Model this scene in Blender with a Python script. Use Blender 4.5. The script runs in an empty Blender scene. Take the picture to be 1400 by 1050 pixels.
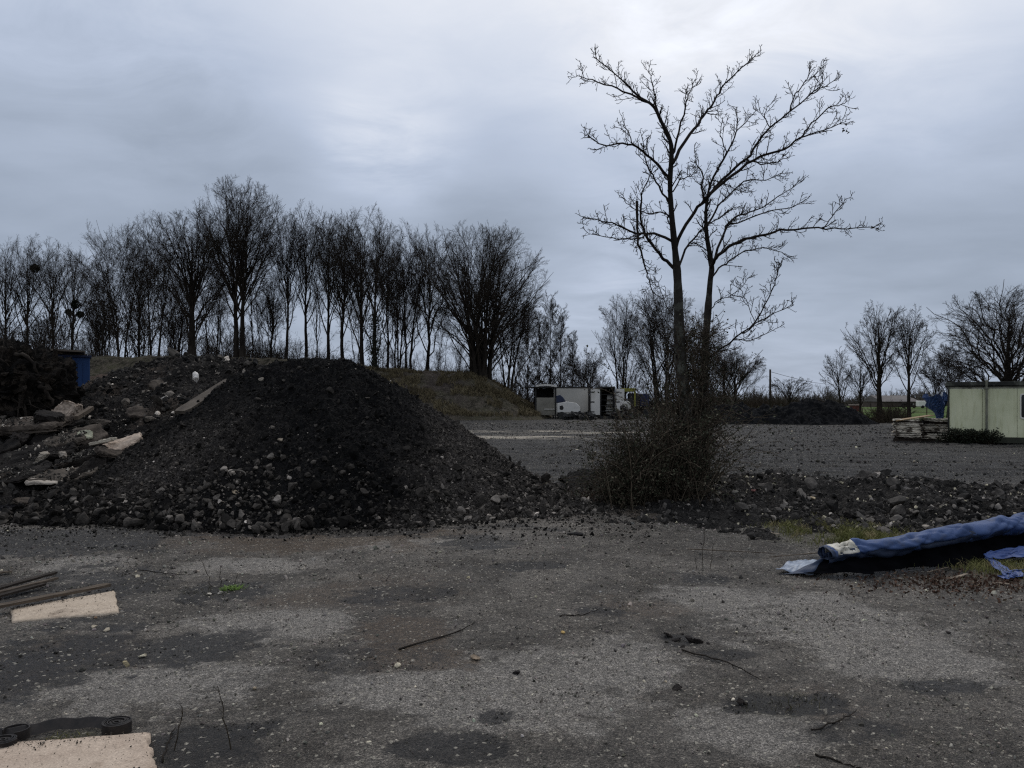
import bpy, bmesh, math, numpy as np
from mathutils import Vector
RNG = np.random.default_rng(7); np.seterr(all='ignore')
F = 1051.0; CX = 700.0; HOR = 549.0; CAMH = 1.7
scn = bpy.context.scene
COL = scn.collection

def P(px, py, d):
    """photo pixel (1400 wide) at forward distance d -> world point"""
    return np.array([(px-CX)/F*d, d, CAMH+(HOR-py)/F*d])
def X(px, d): return (px-CX)/F*d
def Dg(py): return F*CAMH/(py-HOR)
def GP(px, py):
    d = Dg(py); return np.array([X(px, d), d, 0.0])

# ---------------------------------------------------------------- noise
def _h(ix, iy, s):
    ix = ix.astype(np.int64); iy = iy.astype(np.int64)
    n = (ix*374761393 + iy*668265263 + s*974634777) & 0xffffffff
    n = ((n ^ (n >> 13))*1274126177) & 0xffffffff
    n = ((n ^ (n >> 16))*2246822519) & 0xffffffff
    return ((n ^ (n >> 15)) & 0xffffff)/float(0xffffff)
def vn(x, y, s=0):
    xf = np.floor(x); yf = np.floor(y); fx = x-xf; fy = y-yf
    ux = fx*fx*fx*(fx*(fx*6-15)+10); uy = fy*fy*fy*(fy*(fy*6-15)+10)
    a = _h(xf, yf, s); b = _h(xf+1, yf, s); c = _h(xf, yf+1, s); d = _h(xf+1, yf+1, s)
    return ((a*(1-ux)+b*ux)*(1-uy)+(c*(1-ux)+d*ux)*uy)*2-1
def fbm(x, y, o=4, s=0, g=.5):
    t = 0; a = 1; n = 0
    for i in range(o):
        t = t+a*vn(x*2**i+i*13.7, y*2**i-i*7.3, s+i); n += a; a *= g
    return t/n
def worley(x, y, s=0):
    xf = np.floor(x); yf = np.floor(y); best = np.full(np.shape(x), 9.0)
    for i in (-1, 0, 1):
        for j in (-1, 0, 1):
            cx = xf+i; cy = yf+j
            dx = cx+_h(cx, cy, s)-x; dy = cy+_h(cx, cy, s+91)-y
            best = np.minimum(best, dx*dx+dy*dy)
    return np.sqrt(best)
def sstep(a, b, x):
    t = np.clip((x-a)/(b-a), 0, 1); return t*t*(3-2*t)

# ---------------------------------------------------------------- mesh helpers
def mesh_np(name, V, Fc, mat=None, smooth=False, parent=None, attrs=None, cols=None):
    """V (n,3); Fc list of arrays (m,k)"""
    me = bpy.data.meshes.new(name)
    V = np.asarray(V, np.float32)
    if not isinstance(Fc, list): Fc = [Fc]
    Fc = [np.asarray(f, np.int32) for f in Fc if len(f)]
    me.vertices.add(len(V)); me.vertices.foreach_set('co', V.ravel())
    loops = np.concatenate([f.ravel() for f in Fc])
    starts = []; off = 0
    for f in Fc:
        starts.append(off+np.arange(len(f))*f.shape[1]); off += f.size
    starts = np.concatenate(starts).astype(np.int32)
    me.loops.add(len(loops)); me.loops.foreach_set('vertex_index', loops)
    me.polygons.add(len(starts)); me.polygons.foreach_set('loop_start', starts)
    me.update(calc_edges=True)
    me.polygons.foreach_set('use_smooth', np.full(len(starts), smooth))
    if attrs:
        for k, a in attrs.items():
            at = me.attributes.new(k, 'FLOAT', 'POINT'); at.data.foreach_set('value', np.asarray(a, np.float32).ravel())
    if cols is not None:
        c = np.ones((len(V), 4), np.float32); c[:, :3] = cols
        at = me.attributes.new('tint', 'FLOAT_COLOR', 'POINT'); at.data.foreach_set('color', c.ravel())
    if mat: me.materials.append(mat)
    o = bpy.data.objects.new(name, me); COL.objects.link(o)
    if parent is not None: o.parent = parent
    return o
def tag(o, label=None, cat=None, group=None, kind=None):
    if label: o['label'] = label
    if cat: o['category'] = cat
    if group: o['group'] = group
    if kind: o['kind'] = kind
    return o
def empty(name, loc, rz=0, **k):
    o = bpy.data.objects.new(name, None); COL.objects.link(o)
    o.location = [float(v) for v in loc]; o.rotation_euler = (0, 0, rz)
    return tag(o, **k)
def copy_thing(src, loc, rz=0, sc=1, label=None, group=None):
    r = src.copy(); COL.objects.link(r); r.location = [float(v) for v in loc]
    r.rotation_euler = (0, 0, rz); r.scale = sc if hasattr(sc, '__len__') else (sc, sc, sc)
    if label: r['label'] = label
    if group: r['group'] = group
    for ch in list(src.children):
        c = ch.copy(); COL.objects.link(c); c.parent = r
        for g in list(ch.children):
            d = g.copy(); COL.objects.link(d); d.parent = c
    return r
class MB:
    def __init__(s): s.V = []; s.F = {}; s.n = 0; s.C = []
    def add(s, V, Fs, c=None):
        V = np.asarray(V, float)
        for f in (Fs if isinstance(Fs, list) and np.ndim(Fs[0]) == 2 else [Fs]):
            f = np.asarray(f, int)
            s.F.setdefault(f.shape[1], []).append(f+s.n)
        s.V.append(V); s.n += len(V)
        if c is not None: s.C.append(np.broadcast_to(np.asarray(c, float), (len(V), 3)))
    def box(s, a, b, R=None, o=(0, 0, 0), c=None, jit=0):
        a = np.array(a, float); b = np.array(b, float)
        V = np.array([[x, y, z] for x in (a[0], b[0]) for y in (a[1], b[1]) for z in (a[2], b[2])])
        if jit: V = V+RNG.normal(0, jit, V.shape)
        if R is not None: V = V@np.asarray(R).T
        V = V+np.asarray(o)
        s.add(V, [[0, 1, 3, 2], [4, 6, 7, 5], [0, 4, 5, 1], [2, 3, 7, 6], [0, 2, 6, 4], [1, 5, 7, 3]], c)
    def tube(s, pts, rad, n=8, cap=True, c=None):
        Vv, Ff = tubes(np.asarray(pts, float)[None], np.broadcast_to(np.asarray(rad, float), (len(pts),))[None], n)
        k = len(pts)
        s.add(Vv, Ff, c)
        if cap:
            base = s.n-len(Vv)
            s.F.setdefault(n, []).append(np.array([list(range(base+n-1, base-1, -1)), list(range(base+(k-1)*n, base+k*n))]))
    def build(s, name, mat, parent=None, smooth=False, bevel=0, sub=0):
        o = mesh_np(name, np.concatenate(s.V), [np.concatenate(f) for f in s.F.values()], mat, smooth, parent,
                    cols=np.concatenate(s.C) if s.C and sum(len(c) for c in s.C) == s.n else None)
        if bevel:
            m = o.modifiers.new('b', 'BEVEL'); m.width = bevel; m.segments = 2; m.limit_method = 'ANGLE'
        return o
def tubes(Pt, R, n):
    """Pt (m,k,3), R (m,k) -> verts, quads"""
    m, k, _ = Pt.shape
    T = np.gradient(Pt, axis=1); T /= np.linalg.norm(T, axis=2, keepdims=True)+1e-9
    mean = T.mean(axis=1); ref = np.where(np.abs(mean[:, 2:3]) > .8, np.array([[1., 0.1, 0]]), np.array([[0, 0.05, 1.]]))
    A = np.cross(T, ref[:, None, :]); A /= np.linalg.norm(A, axis=2, keepdims=True)+1e-9
    B = np.cross(T, A)
    th = np.arange(n)/n*2*np.pi
    V = Pt[:, :, None, :]+R[:, :, None, None]*(np.cos(th)[None, None, :, None]*A[:, :, None, :]+np.sin(th)[None, None, :, None]*B[:, :, None, :])
    V = V.reshape(-1, 3)
    i = np.arange(m)[:, None, None]*k*n+np.arange(k-1)[None, :, None]*n
    a = np.arange(n)[None, None, :]; b = (a+1) % n
    Q = np.stack([i+a, i+b, i+n+b, i+n+a], -1).reshape(-1, 4)
    return V, Q
def rotm(ax, ay, az):
    cx, sx, cy, sy, cz, sz = math.cos(ax), math.sin(ax), math.cos(ay), math.sin(ay), math.cos(az), math.sin(az)
    Rx = np.array([[1, 0, 0], [0, cx, -sx], [0, sx, cx]]); Ry = np.array([[cy, 0, sy], [0, 1, 0], [-sy, 0, cy]])
    Rz = np.array([[cz, -sz, 0], [sz, cz, 0], [0, 0, 1]])
    return Rz@Ry@Rx

# ---------------------------------------------------------------- materials
class NT:
    def __init__(s, m): s.m = m; s.t = m.node_tree; s.n = s.t.nodes; s.l = s.t.links
    def new(s, t, **k):
        n = s.n.new(t)
        for a, v in k.items(): setattr(n, a, v)
        return n
    def link(s, a, b): s.l.new(a, b)
    def val(s, sock, v):
        if hasattr(v, 'default_value') or hasattr(v, 'is_output'): s.l.new(v, sock)
        else: sock.default_value = v
    def math(s, op, a, b=None, clamp=False):
        n = s.new('ShaderNodeMath', operation=op, use_clamp=clamp); s.val(n.inputs[0], a)
        if b is not None: s.val(n.inputs[1], b)
        return n.outputs[0]
    def mix(s, f, a, b, bt='MIX'):
        n = s.new('ShaderNodeMix', data_type='RGBA', blend_type=bt)
        s.val(n.inputs[0], f); s.val(n.inputs[6], c4(a)); s.val(n.inputs[7], c4(b)); return n.outputs[2]
    def noise(s, co, sc, det=4, ro=.55, dist=0):
        n = s.new('ShaderNodeTexNoise'); s.val(n.inputs['Vector'], co); n.inputs['Scale'].default_value = sc
        n.inputs['Detail'].default_value = det; n.inputs['Roughness'].default_value = ro; n.inputs['Distortion'].default_value = dist
        return n.outputs['Fac']
    def vor(s, co, sc, feat='F1', out='Distance', rnd=1):
        n = s.new('ShaderNodeTexVoronoi', feature=feat); s.val(n.inputs['Vector'], co); n.inputs['Scale'].default_value = sc
        n.inputs['Randomness'].default_value = rnd
        return n.outputs[out]
    def ramp(s, f, stops):
        n = s.new('ShaderNodeValToRGB'); s.val(n.inputs[0], f); e = n.color_ramp.elements
        for i, (p, c) in enumerate(stops):
            el = e[i] if i < 2 else e.new(p)
            el.position = p; el.color = c4(c) if hasattr(c, '__len__') else (c, c, c, 1)
        return n.outputs[0]
    def mr(s, v, a, b, c=0., d=1.):
        n = s.new('ShaderNodeMapRange'); s.val(n.inputs[0], v); n.inputs[1].default_value = a; n.inputs[2].default_value = b
        n.inputs[3].default_value = c; n.inputs[4].default_value = d; return n.outputs[0]
    def attr(s, name, out='Fac'):
        n = s.new('ShaderNodeAttribute', attribute_name=name); return n.outputs[out]
    def scale(s, co, v):
        n = s.new('ShaderNodeMapping'); s.val(n.inputs[0], co); n.inputs['Scale'].default_value = v; return n.outputs[0]
    def bump(s, h, st=.5, d=.02, nrm=None):
        n = s.new('ShaderNodeBump'); n.inputs['Strength'].default_value = st; n.inputs['Distance'].default_value = d
        s.val(n.inputs['Height'], h)
        if nrm is not None: s.val(n.inputs['Normal'], nrm)
        return n.outputs[0]
def c4(c):
    if hasattr(c, 'is_output'): return c
    c = tuple(c); return c if len(c) == 4 else c+(1,)
def newmat(name, rough=.9, spec=.3):
    m = bpy.data.materials.new(name); m.use_nodes = True; n = NT(m); b = n.n['Principled BSDF']
    b.inputs['Roughness'].default_value = rough; b.inputs['Specular IOR Level'].default_value = spec
    tc = n.new('ShaderNodeTexCoord').outputs['Object']
    return m, n, b, tc
WB = (1.10, 1.0, .86)
def wb(c): return tuple(min(1, a*b) for a, b in zip(c[:3], WB))
def simple(name, c1, c2, sc=3, rough=.85, spec=.3, bump=0, bsc=40, bd=.01, stretch=None, metal=0, det=6, c3=None, sc3=1.):
    if c1[2] < c1[0]*1.3: c1, c2 = wb(c1), wb(c2); c3 = wb(c3) if c3 else None
    m, n, b, co = newmat(name, rough, spec)
    if stretch: co = n.scale(co, stretch)
    f = n.noise(co, sc, det, .6)
    col = n.mix(n.mr(f, .35, .65), c1, c2)
    if c3: col = n.mix(n.mr(n.noise(co, sc3, 5, .6), .52, .62), col, c3)
    n.link(col, b.inputs['Base Color']); b.inputs['Metallic'].default_value = metal
    if bump: n.link(n.bump(n.noise(co, bsc, 5, .65), bump, bd), b.inputs['Normal'])
    return m
def tinted(name, mul=1., rough=.9, spec=.25, bsc=60, bump=.5, bd=.01, sc=14):
    m, n, b, co = newmat(name, rough, spec)
    t = n.attr('tint', 'Color'); v = n.mr(n.noise(co, sc, 6, .65), .3, .7, .55*mul, 1.45*mul)
    t = n.mix(1., t, WB, 'MULTIPLY'); mm = n.new('ShaderNodeVectorMath', operation='SCALE'); n.link(t, mm.inputs[0]); n.link(v, mm.inputs['Scale'])
    n.link(mm.outputs[0], b.inputs['Base Color'])
    n.link(n.bump(n.noise(co, bsc, 5, .7), bump, bd), b.inputs['Normal'])
    return m
M = {}
M['bark'] = simple('bark', (.012, .010, .009), (.035, .031, .028), 2.5, .95, .1, .6, 12, .03, (1, 1, .25))
M['bark_twig'] = simple('twig_bark', (.020, .017, .015), (.042, .036, .031), 3, .95, .1)
def hero_bark():
    m, n, b, co = newmat('maple_bark', .95, .1)
    c = n.mix(n.mr(n.noise(n.scale(co, (1, 1, .4)), 9, 6, .65), .35, .65), (.035, .030, .025), (.105, .096, .080))
    c = n.mix(n.mr(n.noise(co, 6, 5, .6), .52, .6), c, (.15, .15, .12))
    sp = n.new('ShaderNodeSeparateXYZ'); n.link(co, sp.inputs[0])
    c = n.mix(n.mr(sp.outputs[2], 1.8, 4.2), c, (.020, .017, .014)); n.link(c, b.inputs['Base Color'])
    n.link(n.bump(n.noise(n.scale(co, (1, 1, .4)), 30, 6, .7), .9, .012), b.inputs['Normal']); return m
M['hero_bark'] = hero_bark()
M['hero_limb'] = simple('maple_limb_bark', (.012, .010, .010), (.030, .026, .024), 6, .95, .1, .5, 30, .01)
M['ivy'] = simple('ivy_leaf', (.006, .009, .004), (.018, .024, .010), 5, .7, .3)
M['stone'] = tinted('tinted_stone')
M['clod'] = tinted('tinted_clod', rough=.95, spec=.12, bsc=45, bump=.7, bd=.015)
M['wood'] = simple('weathered_wood', (.05, .040, .033), (.13, .11, .09), 6, .9, .2, .6, 40, .006, (1, 12, 12))
M['ply'] = None

# rock templates
def rock_templates(n, sub, seed, flat=.7, planes=12):
    rng = np.random.default_rng(seed); out = []
    bm = bmesh.new(); bmesh.ops.create_icosphere(bm, subdivisions=sub, radius=1)
    bm.verts.ensure_lookup_table()
    V0 = np.array([v.co[:] for v in bm.verts]); F0 = np.array([[v.index for v in f.verts] for f in bm.faces]); bm.free()
    for i in range(n):
        V = V0.copy()
        for _ in range(planes):
            nn = rng.normal(size=3); nn /= np.linalg.norm(nn); d = rng.uniform(.32, .8)
            e = np.maximum(0, V@nn-d); V -= e[:, None]*nn
        V *= rng.uniform(.7, 1.25, 3)*np.array([1, 1, flat]); V += rng.normal(0, .03, V.shape)
        out.append(V)
    return out, F0
RT1, RF1 = rock_templates(10, 1, 1)          # 12 verts? (subdiv 1 = 12)
RT2, RF2 = rock_templates(10, 2, 2)
RT3, RF3 = rock_templates(6, 4, 3, .75, 14)
def rand_rot(n, rng, tilt=np.pi):
    q = rng.normal(size=(n, 4)); q /= np.linalg.norm(q, axis=1, keepdims=True)
    w, x, y, z = q.T
    return np.stack([1-2*(y*y+z*z), 2*(x*y-z*w), 2*(x*z+y*w), 2*(x*y+z*w), 1-2*(x*x+z*z), 2*(y*z-x*w), 2*(x*z-y*w), 2*(y*z+x*w), 1-2*(x*x+y*y)], -1).reshape(n, 3, 3)
def scatter(name, pos, size, cols, mat, T=RT1, Fc=RF1, seed=0, parent=None, smooth=False, sink=.3, full=True):
    rng = np.random.default_rng(seed); n = len(pos)
    idx = rng.integers(0, len(T), n); base = np.array(T)[idx]
    if full: R = rand_rot(n, rng)
    else:
        a = rng.uniform(0, 2*np.pi, n); t = rng.normal(0, .2, n); z = np.zeros(n)
        c, s_ = np.cos(a), np.sin(a)
        R = np.stack([c, -s_, t, s_, c, z, -t*c, t*s_, z+1], -1).reshape(n, 3, 3)
    sz = np.asarray(size)
    if sz.ndim == 1: sz = sz[:, None]*rng.uniform(.7, 1.3, (n, 3))
    V = np.einsum('nij,nvj->nvi', R, base*sz[:, None, :])+pos[:, None, :]
    V[:, :, 2] += (sz.mean(axis=1)*(.5-sink))[:, None]
    k = base.shape[1]
    Fa = (Fc[None]+np.arange(n)[:, None, None]*k).reshape(-1, 3)
    C = np.repeat(cols, k, axis=0)
    return mesh_np(name, V.reshape(-1, 3), Fa, mat, smooth, parent, cols=C)

# ================================================================ GROUND
def blob(x, y, px, py, rx, ry, ang=0, s=0, soft=.35):
    """soft irregular patch whose centre / radii are given in metres"""
    c, sn = math.cos(ang), math.sin(ang); dx = x-px; dy = y-py
    u = (dx*c+dy*sn)/rx; v = (-dx*sn+dy*c)/ry
    r = np.sqrt(u*u+v*v)+.75*fbm(x*1.5+s, y*1.5-s, 5, 50+s, .6)+.45*fbm(x*5+s, y*9, 4, 77+s, .6)
    return 1-sstep(1-soft, 1+soft, r)
def patch(x, y, px, py, wpx, hpx, s=0, ang=0, soft=.35):
    d = Dg(py); g = GP(px, py); ry = abs(Dg(py-hpx)-Dg(py+hpx))/2
    return blob(x, y, g[0], g[1], wpx/F*d, ry, ang, s, soft)
def gz(x, y):
    """walkable ground height"""
    x = np.asarray(x, float); y = np.asarray(y, float); r = np.hypot(x, y)
    z = .045*fbm(x*.35, y*.35, 3, 5)*(1-sstep(30, 60, r))
    z = z+.10*np.exp(-(((x-2.6)/1.1)**2+((y-12.0)/.7)**2))
    return z
MASKS = {}
def ground_masks(x, y):
    n1 = fbm(x*.5, y*.5, 5, 11); n2 = fbm(x*2.2, y*2.2, 4, 12)
    dark = np.zeros_like(x); brown = np.zeros_like(x); pale = np.zeros_like(x); grass = np.zeros_like(x); grav = np.zeros_like(x)
    for (px, py, w, h, s) in [(250, 881, 100, 24, 1), (215, 890, 75, 18, 2), (60, 905, 130, 60, 3), (650, 742, 60, 12, 4), (815, 838, 55, 9, 5),
                           (300, 805, 60, 13, 6), (260, 1020, 100, 35, 7), (1280, 940, 90, 13, 8), (640, 1025, 70, 18, 9), (680, 980, 30, 12, 19),
                           (735, 778, 50, 6, 10), (935, 876, 35, 10, 11), (990, 898, 45, 10, 12), (560, 812, 70, 16, 13), (1240, 770, 120, 20, 14),
                           (400, 722, 280, 9, 15), (1080, 965, 90, 16, 16), (100, 800, 120, 30, 17), (60, 740, 160, 18, 18), (960, 790, 40, 8, 20),
                           (480, 905, 90, 30, 21), (1150, 1000, 120, 20, 22)]:
        k = {15: .9, 3: .75, 13: .6, 17: .6, 21: .5, 22: .5, 12: .75, 5: .75, 8: .8}.get(s, 1.)
        dark = np.maximum(dark, k*patch(x, y, px, py, w, h, s))
    for (px, py, w, h, s) in [(555, 866, 58, 24, 31), (565, 897, 85, 20, 32), (420, 732, 190, 16, 33), (300, 738, 110, 12, 34), (500, 815, 120, 28, 35), (80, 900, 120, 40, 40), (1330, 790, 110, 14, 36),
                           (1100, 960, 90, 22, 37), (860, 830, 90, 20, 38), (800, 700, 120, 10, 39)]:
        k = {31: 1.3, 32: 1.0, 33: .9, 36: .9}.get(s, .6)
        brown = np.maximum(brown, k*patch(x, y, px, py, w, h, s, soft=.5))
    for (px, py, w, h, s) in [(200, 930, 140, 45, 41), (390, 850, 90, 22, 42), (340, 770, 100, 14, 43), (110, 770, 60, 14, 44), (860, 900, 110, 30, 45), (600, 940, 160, 50, 46),
                           (1110, 850, 140, 40, 47), (960, 820, 90, 25, 48), (1000, 1000, 120, 30, 49), (520, 740, 130, 9, 50), (760, 950, 110, 60, 52), (1240, 900, 110, 30, 53), (110, 790, 40, 9, 54)]:
        pale = np.maximum(pale, .95*patch(x, y, px, py, w, h, s, soft=.6))
    for (px, py, w, h, s) in [(1130, 722, 95, 22, 61), (1330, 765, 100, 20, 62), (300, 805, 25, 7, 63), (1080, 965, 70, 14, 64), (90, 1010, 45, 12, 65), (1050, 710, 40, 9, 66)]:
        grass = np.maximum(grass, (.9 if s < 64 else .6)*patch(x, y, px, py, w, h, s))
    for (px, py, w, h, s) in [(800, 725, 100, 14, 71), (950, 712, 130, 14, 72), (1150, 860, 110, 30, 73), (480, 900, 110, 30, 74), (90, 760, 140, 30, 75)]:
        grav = np.maximum(grav, patch(x, y, px, py, w, h, s, soft=.5))
    fn = .38*fbm(x*8, y*8, 4, 28, .7)+.16*fbm(x*2.5, y*2.5, 3, 29)
    dark = sstep(.22, .72, dark+fn*(dark > .02)); brown = sstep(.15, .85, brown+fn*.8*(brown > .02)); pale = sstep(.2, .9, pale+fn*(pale > .02))
    far = sstep(12, 16, y)
    pale = pale*(1-far); 
    pale = np.clip(pale+.25*n1, 0, 1); dark = np.clip(dark+.30*np.clip(n2-.25, 0, 1)*2, 0, 1)
    # rutted yard behind the heaps: pale wet tyre tracks
    chalk = np.zeros_like(x)
    for (y0, a, b, w) in [(Dg(590), 640, 800, 1.3), (Dg(591.5), 740, 960, 1.3), (Dg(597.5), 650, 790, 1.5), (Dg(599.5), 730, 880, 1.0), (Dg(600), 860, 1000, 1.1)]:
        line = y0+.6*fbm(x*.25, y*0, 2, 81)+.8*fbm(x*.06, y*0, 2, 82)
        m = np.exp(-((y-line)/w)**2)*sstep(X(a, y0)-2, X(a, y0)+1, x)*(1-sstep(X(b, y0)-2, X(b, y0)+2, x))
        chalk = np.maximum(chalk, m*sstep(-.35, .35, fbm(x*.5, y*1.4, 4, 83)))
    return dark, brown, pale, grass, grav, chalk
def build_ground():
    rs = [0.0, .6, 1.2, 1.8, 2.3]
    r = 2.6
    while r < 9: rs.append(r); r *= 1.0042
    while r < 26: rs.append(r); r *= 1.006
    while r < 90: rs.append(r); r *= 1.012
    while r < 4000: rs.append(r); r *= 1.12
    rs = np.array(rs[1:])
    th = np.concatenate([np.linspace(-44, 44, 1150), np.linspace(44, 316, 70)[1:-1]])*np.pi/180
    m = len(th); R, T = np.meshgrid(rs, th, indexing='ij')
    x = (R*np.sin(T)).ravel(); y = (R*np.cos(T)).ravel()
    z = gz(x, y)
    r_ = np.hypot(x, y); near = 1-sstep(35, 60, r_)
    dk, br, pa, gr, gv, ch = ground_masks(x, y)
    front = (np.abs(np.arctan2(x, y)) < .8)*near
    rough = .28+.7*dk+.9*gv+.35*sstep(11, 16, y)-.15*br-.1*pa+.35*sstep(.0, .5, fbm(x*1.1, y*1.1, 3, 27))
    det = .012*fbm(x*3, y*3, 4, 21)+rough*(.006*fbm(x*14, y*14, 3, 22, .7))
    lump = np.clip(.5-worley(x*16, y*16, 23), 0, 1)*.016*(sstep(-.1, .4, fbm(x*1.3, y*1.3, 3, 24)))
    lump2 = np.clip(.55-worley(x*38+3, y*38, 25), 0, 1)*.007
    z = z+front*(det+rough*(lump+lump2))
    z = z-.006*dk*near*(1-sstep(14, 20, r_))
    # tyre ruts in the yard
    far = sstep(15, 19, y)*(1-sstep(50, 62, y))
    z = z+far*near*(.035*vn(x*.35+.6*fbm(x*.2, y*.2, 2, 91), y*2.1, 92)+.025*vn(x*1.2, y*5, 93))
    V = np.concatenate([[[0, 0, 0]], np.stack([x, y, z], 1)])
    i = np.arange(len(rs)-1)[:, None]*m+1; a = np.arange(m)[None]; b = (a+1) % m
    Q = np.stack([i+a, i+m+a, i+m+b, i+b], -1).reshape(-1, 4)
    fan = np.stack([np.zeros(m, int), 1+np.arange(m), 1+(np.arange(m)+1) % m], -1)
    pad = lambda q: np.concatenate([[0], q])
    m_, n, b_, co = newmat('gravel_ground', .88, .35)
    D = n.attr('dark'); Bn = n.attr('brown'); Pa = n.attr('pale'); G = n.attr('grassy'); Gv = n.attr('gravelly'); Ch = n.attr('chalky')
    big = n.mr(n.noise(co, 1.1, 9, .68, .6), .40, .62)
    base = n.mix(big, (.105, .093, .080), (.225, .203, .180)); base = n.mix(n.mr(n.noise(co, 3.1, 8, .7, .4), .55, .68), base, (.085, .072, .060))
    base = n.mix(n.math('MULTIPLY', Pa, .85), base, (.36, .335, .31))
    base = n.mix(n.math('MULTIPLY', Bn, .8), base, (.115, .079, .048))
    base = n.mix(n.math('MULTIPLY', G, .6), base, (.080, .080, .035))
    base = n.mix(n.math('MULTIPLY', D, .85), base, (.030, .026, .023))
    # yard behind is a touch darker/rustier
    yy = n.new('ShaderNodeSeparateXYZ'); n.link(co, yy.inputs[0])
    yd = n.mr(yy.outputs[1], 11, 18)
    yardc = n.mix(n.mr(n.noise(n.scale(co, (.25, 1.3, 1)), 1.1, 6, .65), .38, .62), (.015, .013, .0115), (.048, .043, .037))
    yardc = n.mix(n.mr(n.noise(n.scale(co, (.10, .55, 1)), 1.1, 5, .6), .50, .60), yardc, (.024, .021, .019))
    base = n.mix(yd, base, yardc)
    base = n.mix(n.math('MULTIPLY', Ch, .9), base, (.60, .54, .45))
    # grit: per-stone grey from three voronoi sizes
    for sc, amt, th_ in ((150, .85, .5), (62, .22, .55), (27, .10, .6)):
        c = n.new('ShaderNodeTexVoronoi', feature='F1'); n.val(c.inputs['Vector'], co); c.inputs['Scale'].default_value = sc
        sep = n.new('ShaderNodeSeparateColor'); n.link(c.outputs['Color'], sep.inputs[0])
        v = n.mr(n.math('POWER', sep.outputs[0], 2.2), 0, 1, 1-.55*amt, 1+1.1*amt)
        mm = n.new('ShaderNodeVectorMath', operation='SCALE'); n.link(base, mm.inputs[0]); n.link(v, mm.inputs['Scale'])
        base = mm.outputs[0]
        if sc == 62:
            w = n.math('GREATER_THAN', sep.outputs[1], .975)
            base = n.mix(n.math('MULTIPLY', w, .8), base, (.60, .56, .48))
    gr_ = n.math('MULTIPLY', n.mr(n.noise(co, 95, 6, .9), .36, .64, .42, 1.7), n.mr(n.noise(co, 14, 8, .8), .38, .62, .72, 1.3)); mm = n.new('ShaderNodeVectorMath', operation='SCALE'); n.link(n.mix(1., base, (1.05, 1., .91), 'MULTIPLY'), mm.inputs[0]); n.link(gr_, mm.inputs['Scale']); base = mm.outputs[0]
    n.link(base, b_.inputs['Base Color'])
    h = n.math('ADD', n.vor(co, 150), n.math('MULTIPLY', n.vor(co, 62), .7)); h = n.math('MULTIPLY', h, -1)
    h = n.math('ADD', h, n.math('MULTIPLY', n.noise(co, 22, 9, .8), 3.5))
    n.link(n.bump(h, 1., .018), b_.inputs['Normal'])
    rr = n.mr(n.noise(co, 2, 4), .3, .7, .7, .95); rr = n.math('SUBTRACT', rr, n.math('MULTIPLY', n.math('MAXIMUM', Bn, n.math('MULTIPLY', D, .5)), .35)); n.link(rr, b_.inputs['Roughness'])
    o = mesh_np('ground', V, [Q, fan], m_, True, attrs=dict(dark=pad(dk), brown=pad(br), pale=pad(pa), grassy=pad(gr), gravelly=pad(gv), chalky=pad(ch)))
    tag(o, kind='structure', label='dark gravel and dirt ground of the yard with rutted patches')
build_ground()

def gravel():
    rng = np.random.default_rng(31); N = 330000
    r = 2.9*np.exp(rng.uniform(0, 1, N)**1.0*math.log(60/2.9)); t = rng.uniform(-38, 38, N)*np.pi/180
    x = r*np.sin(t); y = r*np.cos(t)
    dk, br, pa, gr, gv, ch = ground_masks(x, y)
    dens = .25+.5*dk+.55*gv+.3*sstep(-.1, .5, fbm(x*.8, y*.8, 4, 33))-.25*br
    k = rng.uniform(0, 1, N) < dens
    x, y, r, dk, gv = x[k], y[k], r[k], dk[k], gv[k]; n = len(x)
    s = (.0010+.00085*r)*rng.lognormal(-.5, .62, n); s = np.clip(s, .0016, .075)
    g = rng.lognormal(math.log(.15), .55, n)
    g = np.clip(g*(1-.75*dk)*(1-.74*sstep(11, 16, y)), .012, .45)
    w = rng.uniform(0, 1, n) < .006+.03*sstep(.0, .45, fbm(x*1.4, y*1.4, 3, 34)); g = np.where(w, rng.uniform(.35, .8, n), g)
    g = np.where(ch[k] > .25, np.maximum(g, .35*ch[k]+.1), g)
    c = np.stack([g*1.04, g, g*np.where(w, .84, .95)], 1)*(1+rng.normal(0, .04, (n, 3)))
    pos = np.stack([x, y, gz(x, y)+.003-.012*dk], 1)
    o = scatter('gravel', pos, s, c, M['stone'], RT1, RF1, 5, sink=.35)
    tag(o, 'loose small gravel and grit strewn over the yard', 'gravel', kind='stuff')
gravel()

# ================================================================ PILES
def hf(name, fn, x0, x1, y0, y1, nx, ny, mat, parent=None, attrs_fn=None, smooth=True):
    xs = np.linspace(x0, x1, nx); ys = np.linspace(y0, y1, ny)
    Xg, Yg = np.meshgrid(xs, ys, indexing='ij'); x = Xg.ravel(); y = Yg.ravel()
    z = fn(x, y); keep = z > -.10
    z = np.maximum(z, -.25)
    idx = np.arange(nx*ny).reshape(nx, ny)
    Q = np.stack([idx[:-1, :-1], idx[1:, :-1], idx[1:, 1:], idx[:-1, 1:]], -1).reshape(-1, 4)
    Q = Q[keep[Q].any(axis=1)]
    used = np.unique(Q); mp = np.full(nx*ny, -1); mp[used] = np.arange(len(used))
    return mesh_np(name, np.stack([x, y, z], 1)[used], mp[Q], mat, smooth, parent,
                   attrs=attrs_fn(x[used], y[used]) if attrs_fn else None)
def cone(x, y, cx, cy, h, sl, sx=1., sy=1., rnd=.25):
    r = np.sqrt(((x-cx)/sx)**2+((y-cy)/sy)**2); r = np.sqrt(r*r+rnd*rnd)-rnd
    return h-sl*r
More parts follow.
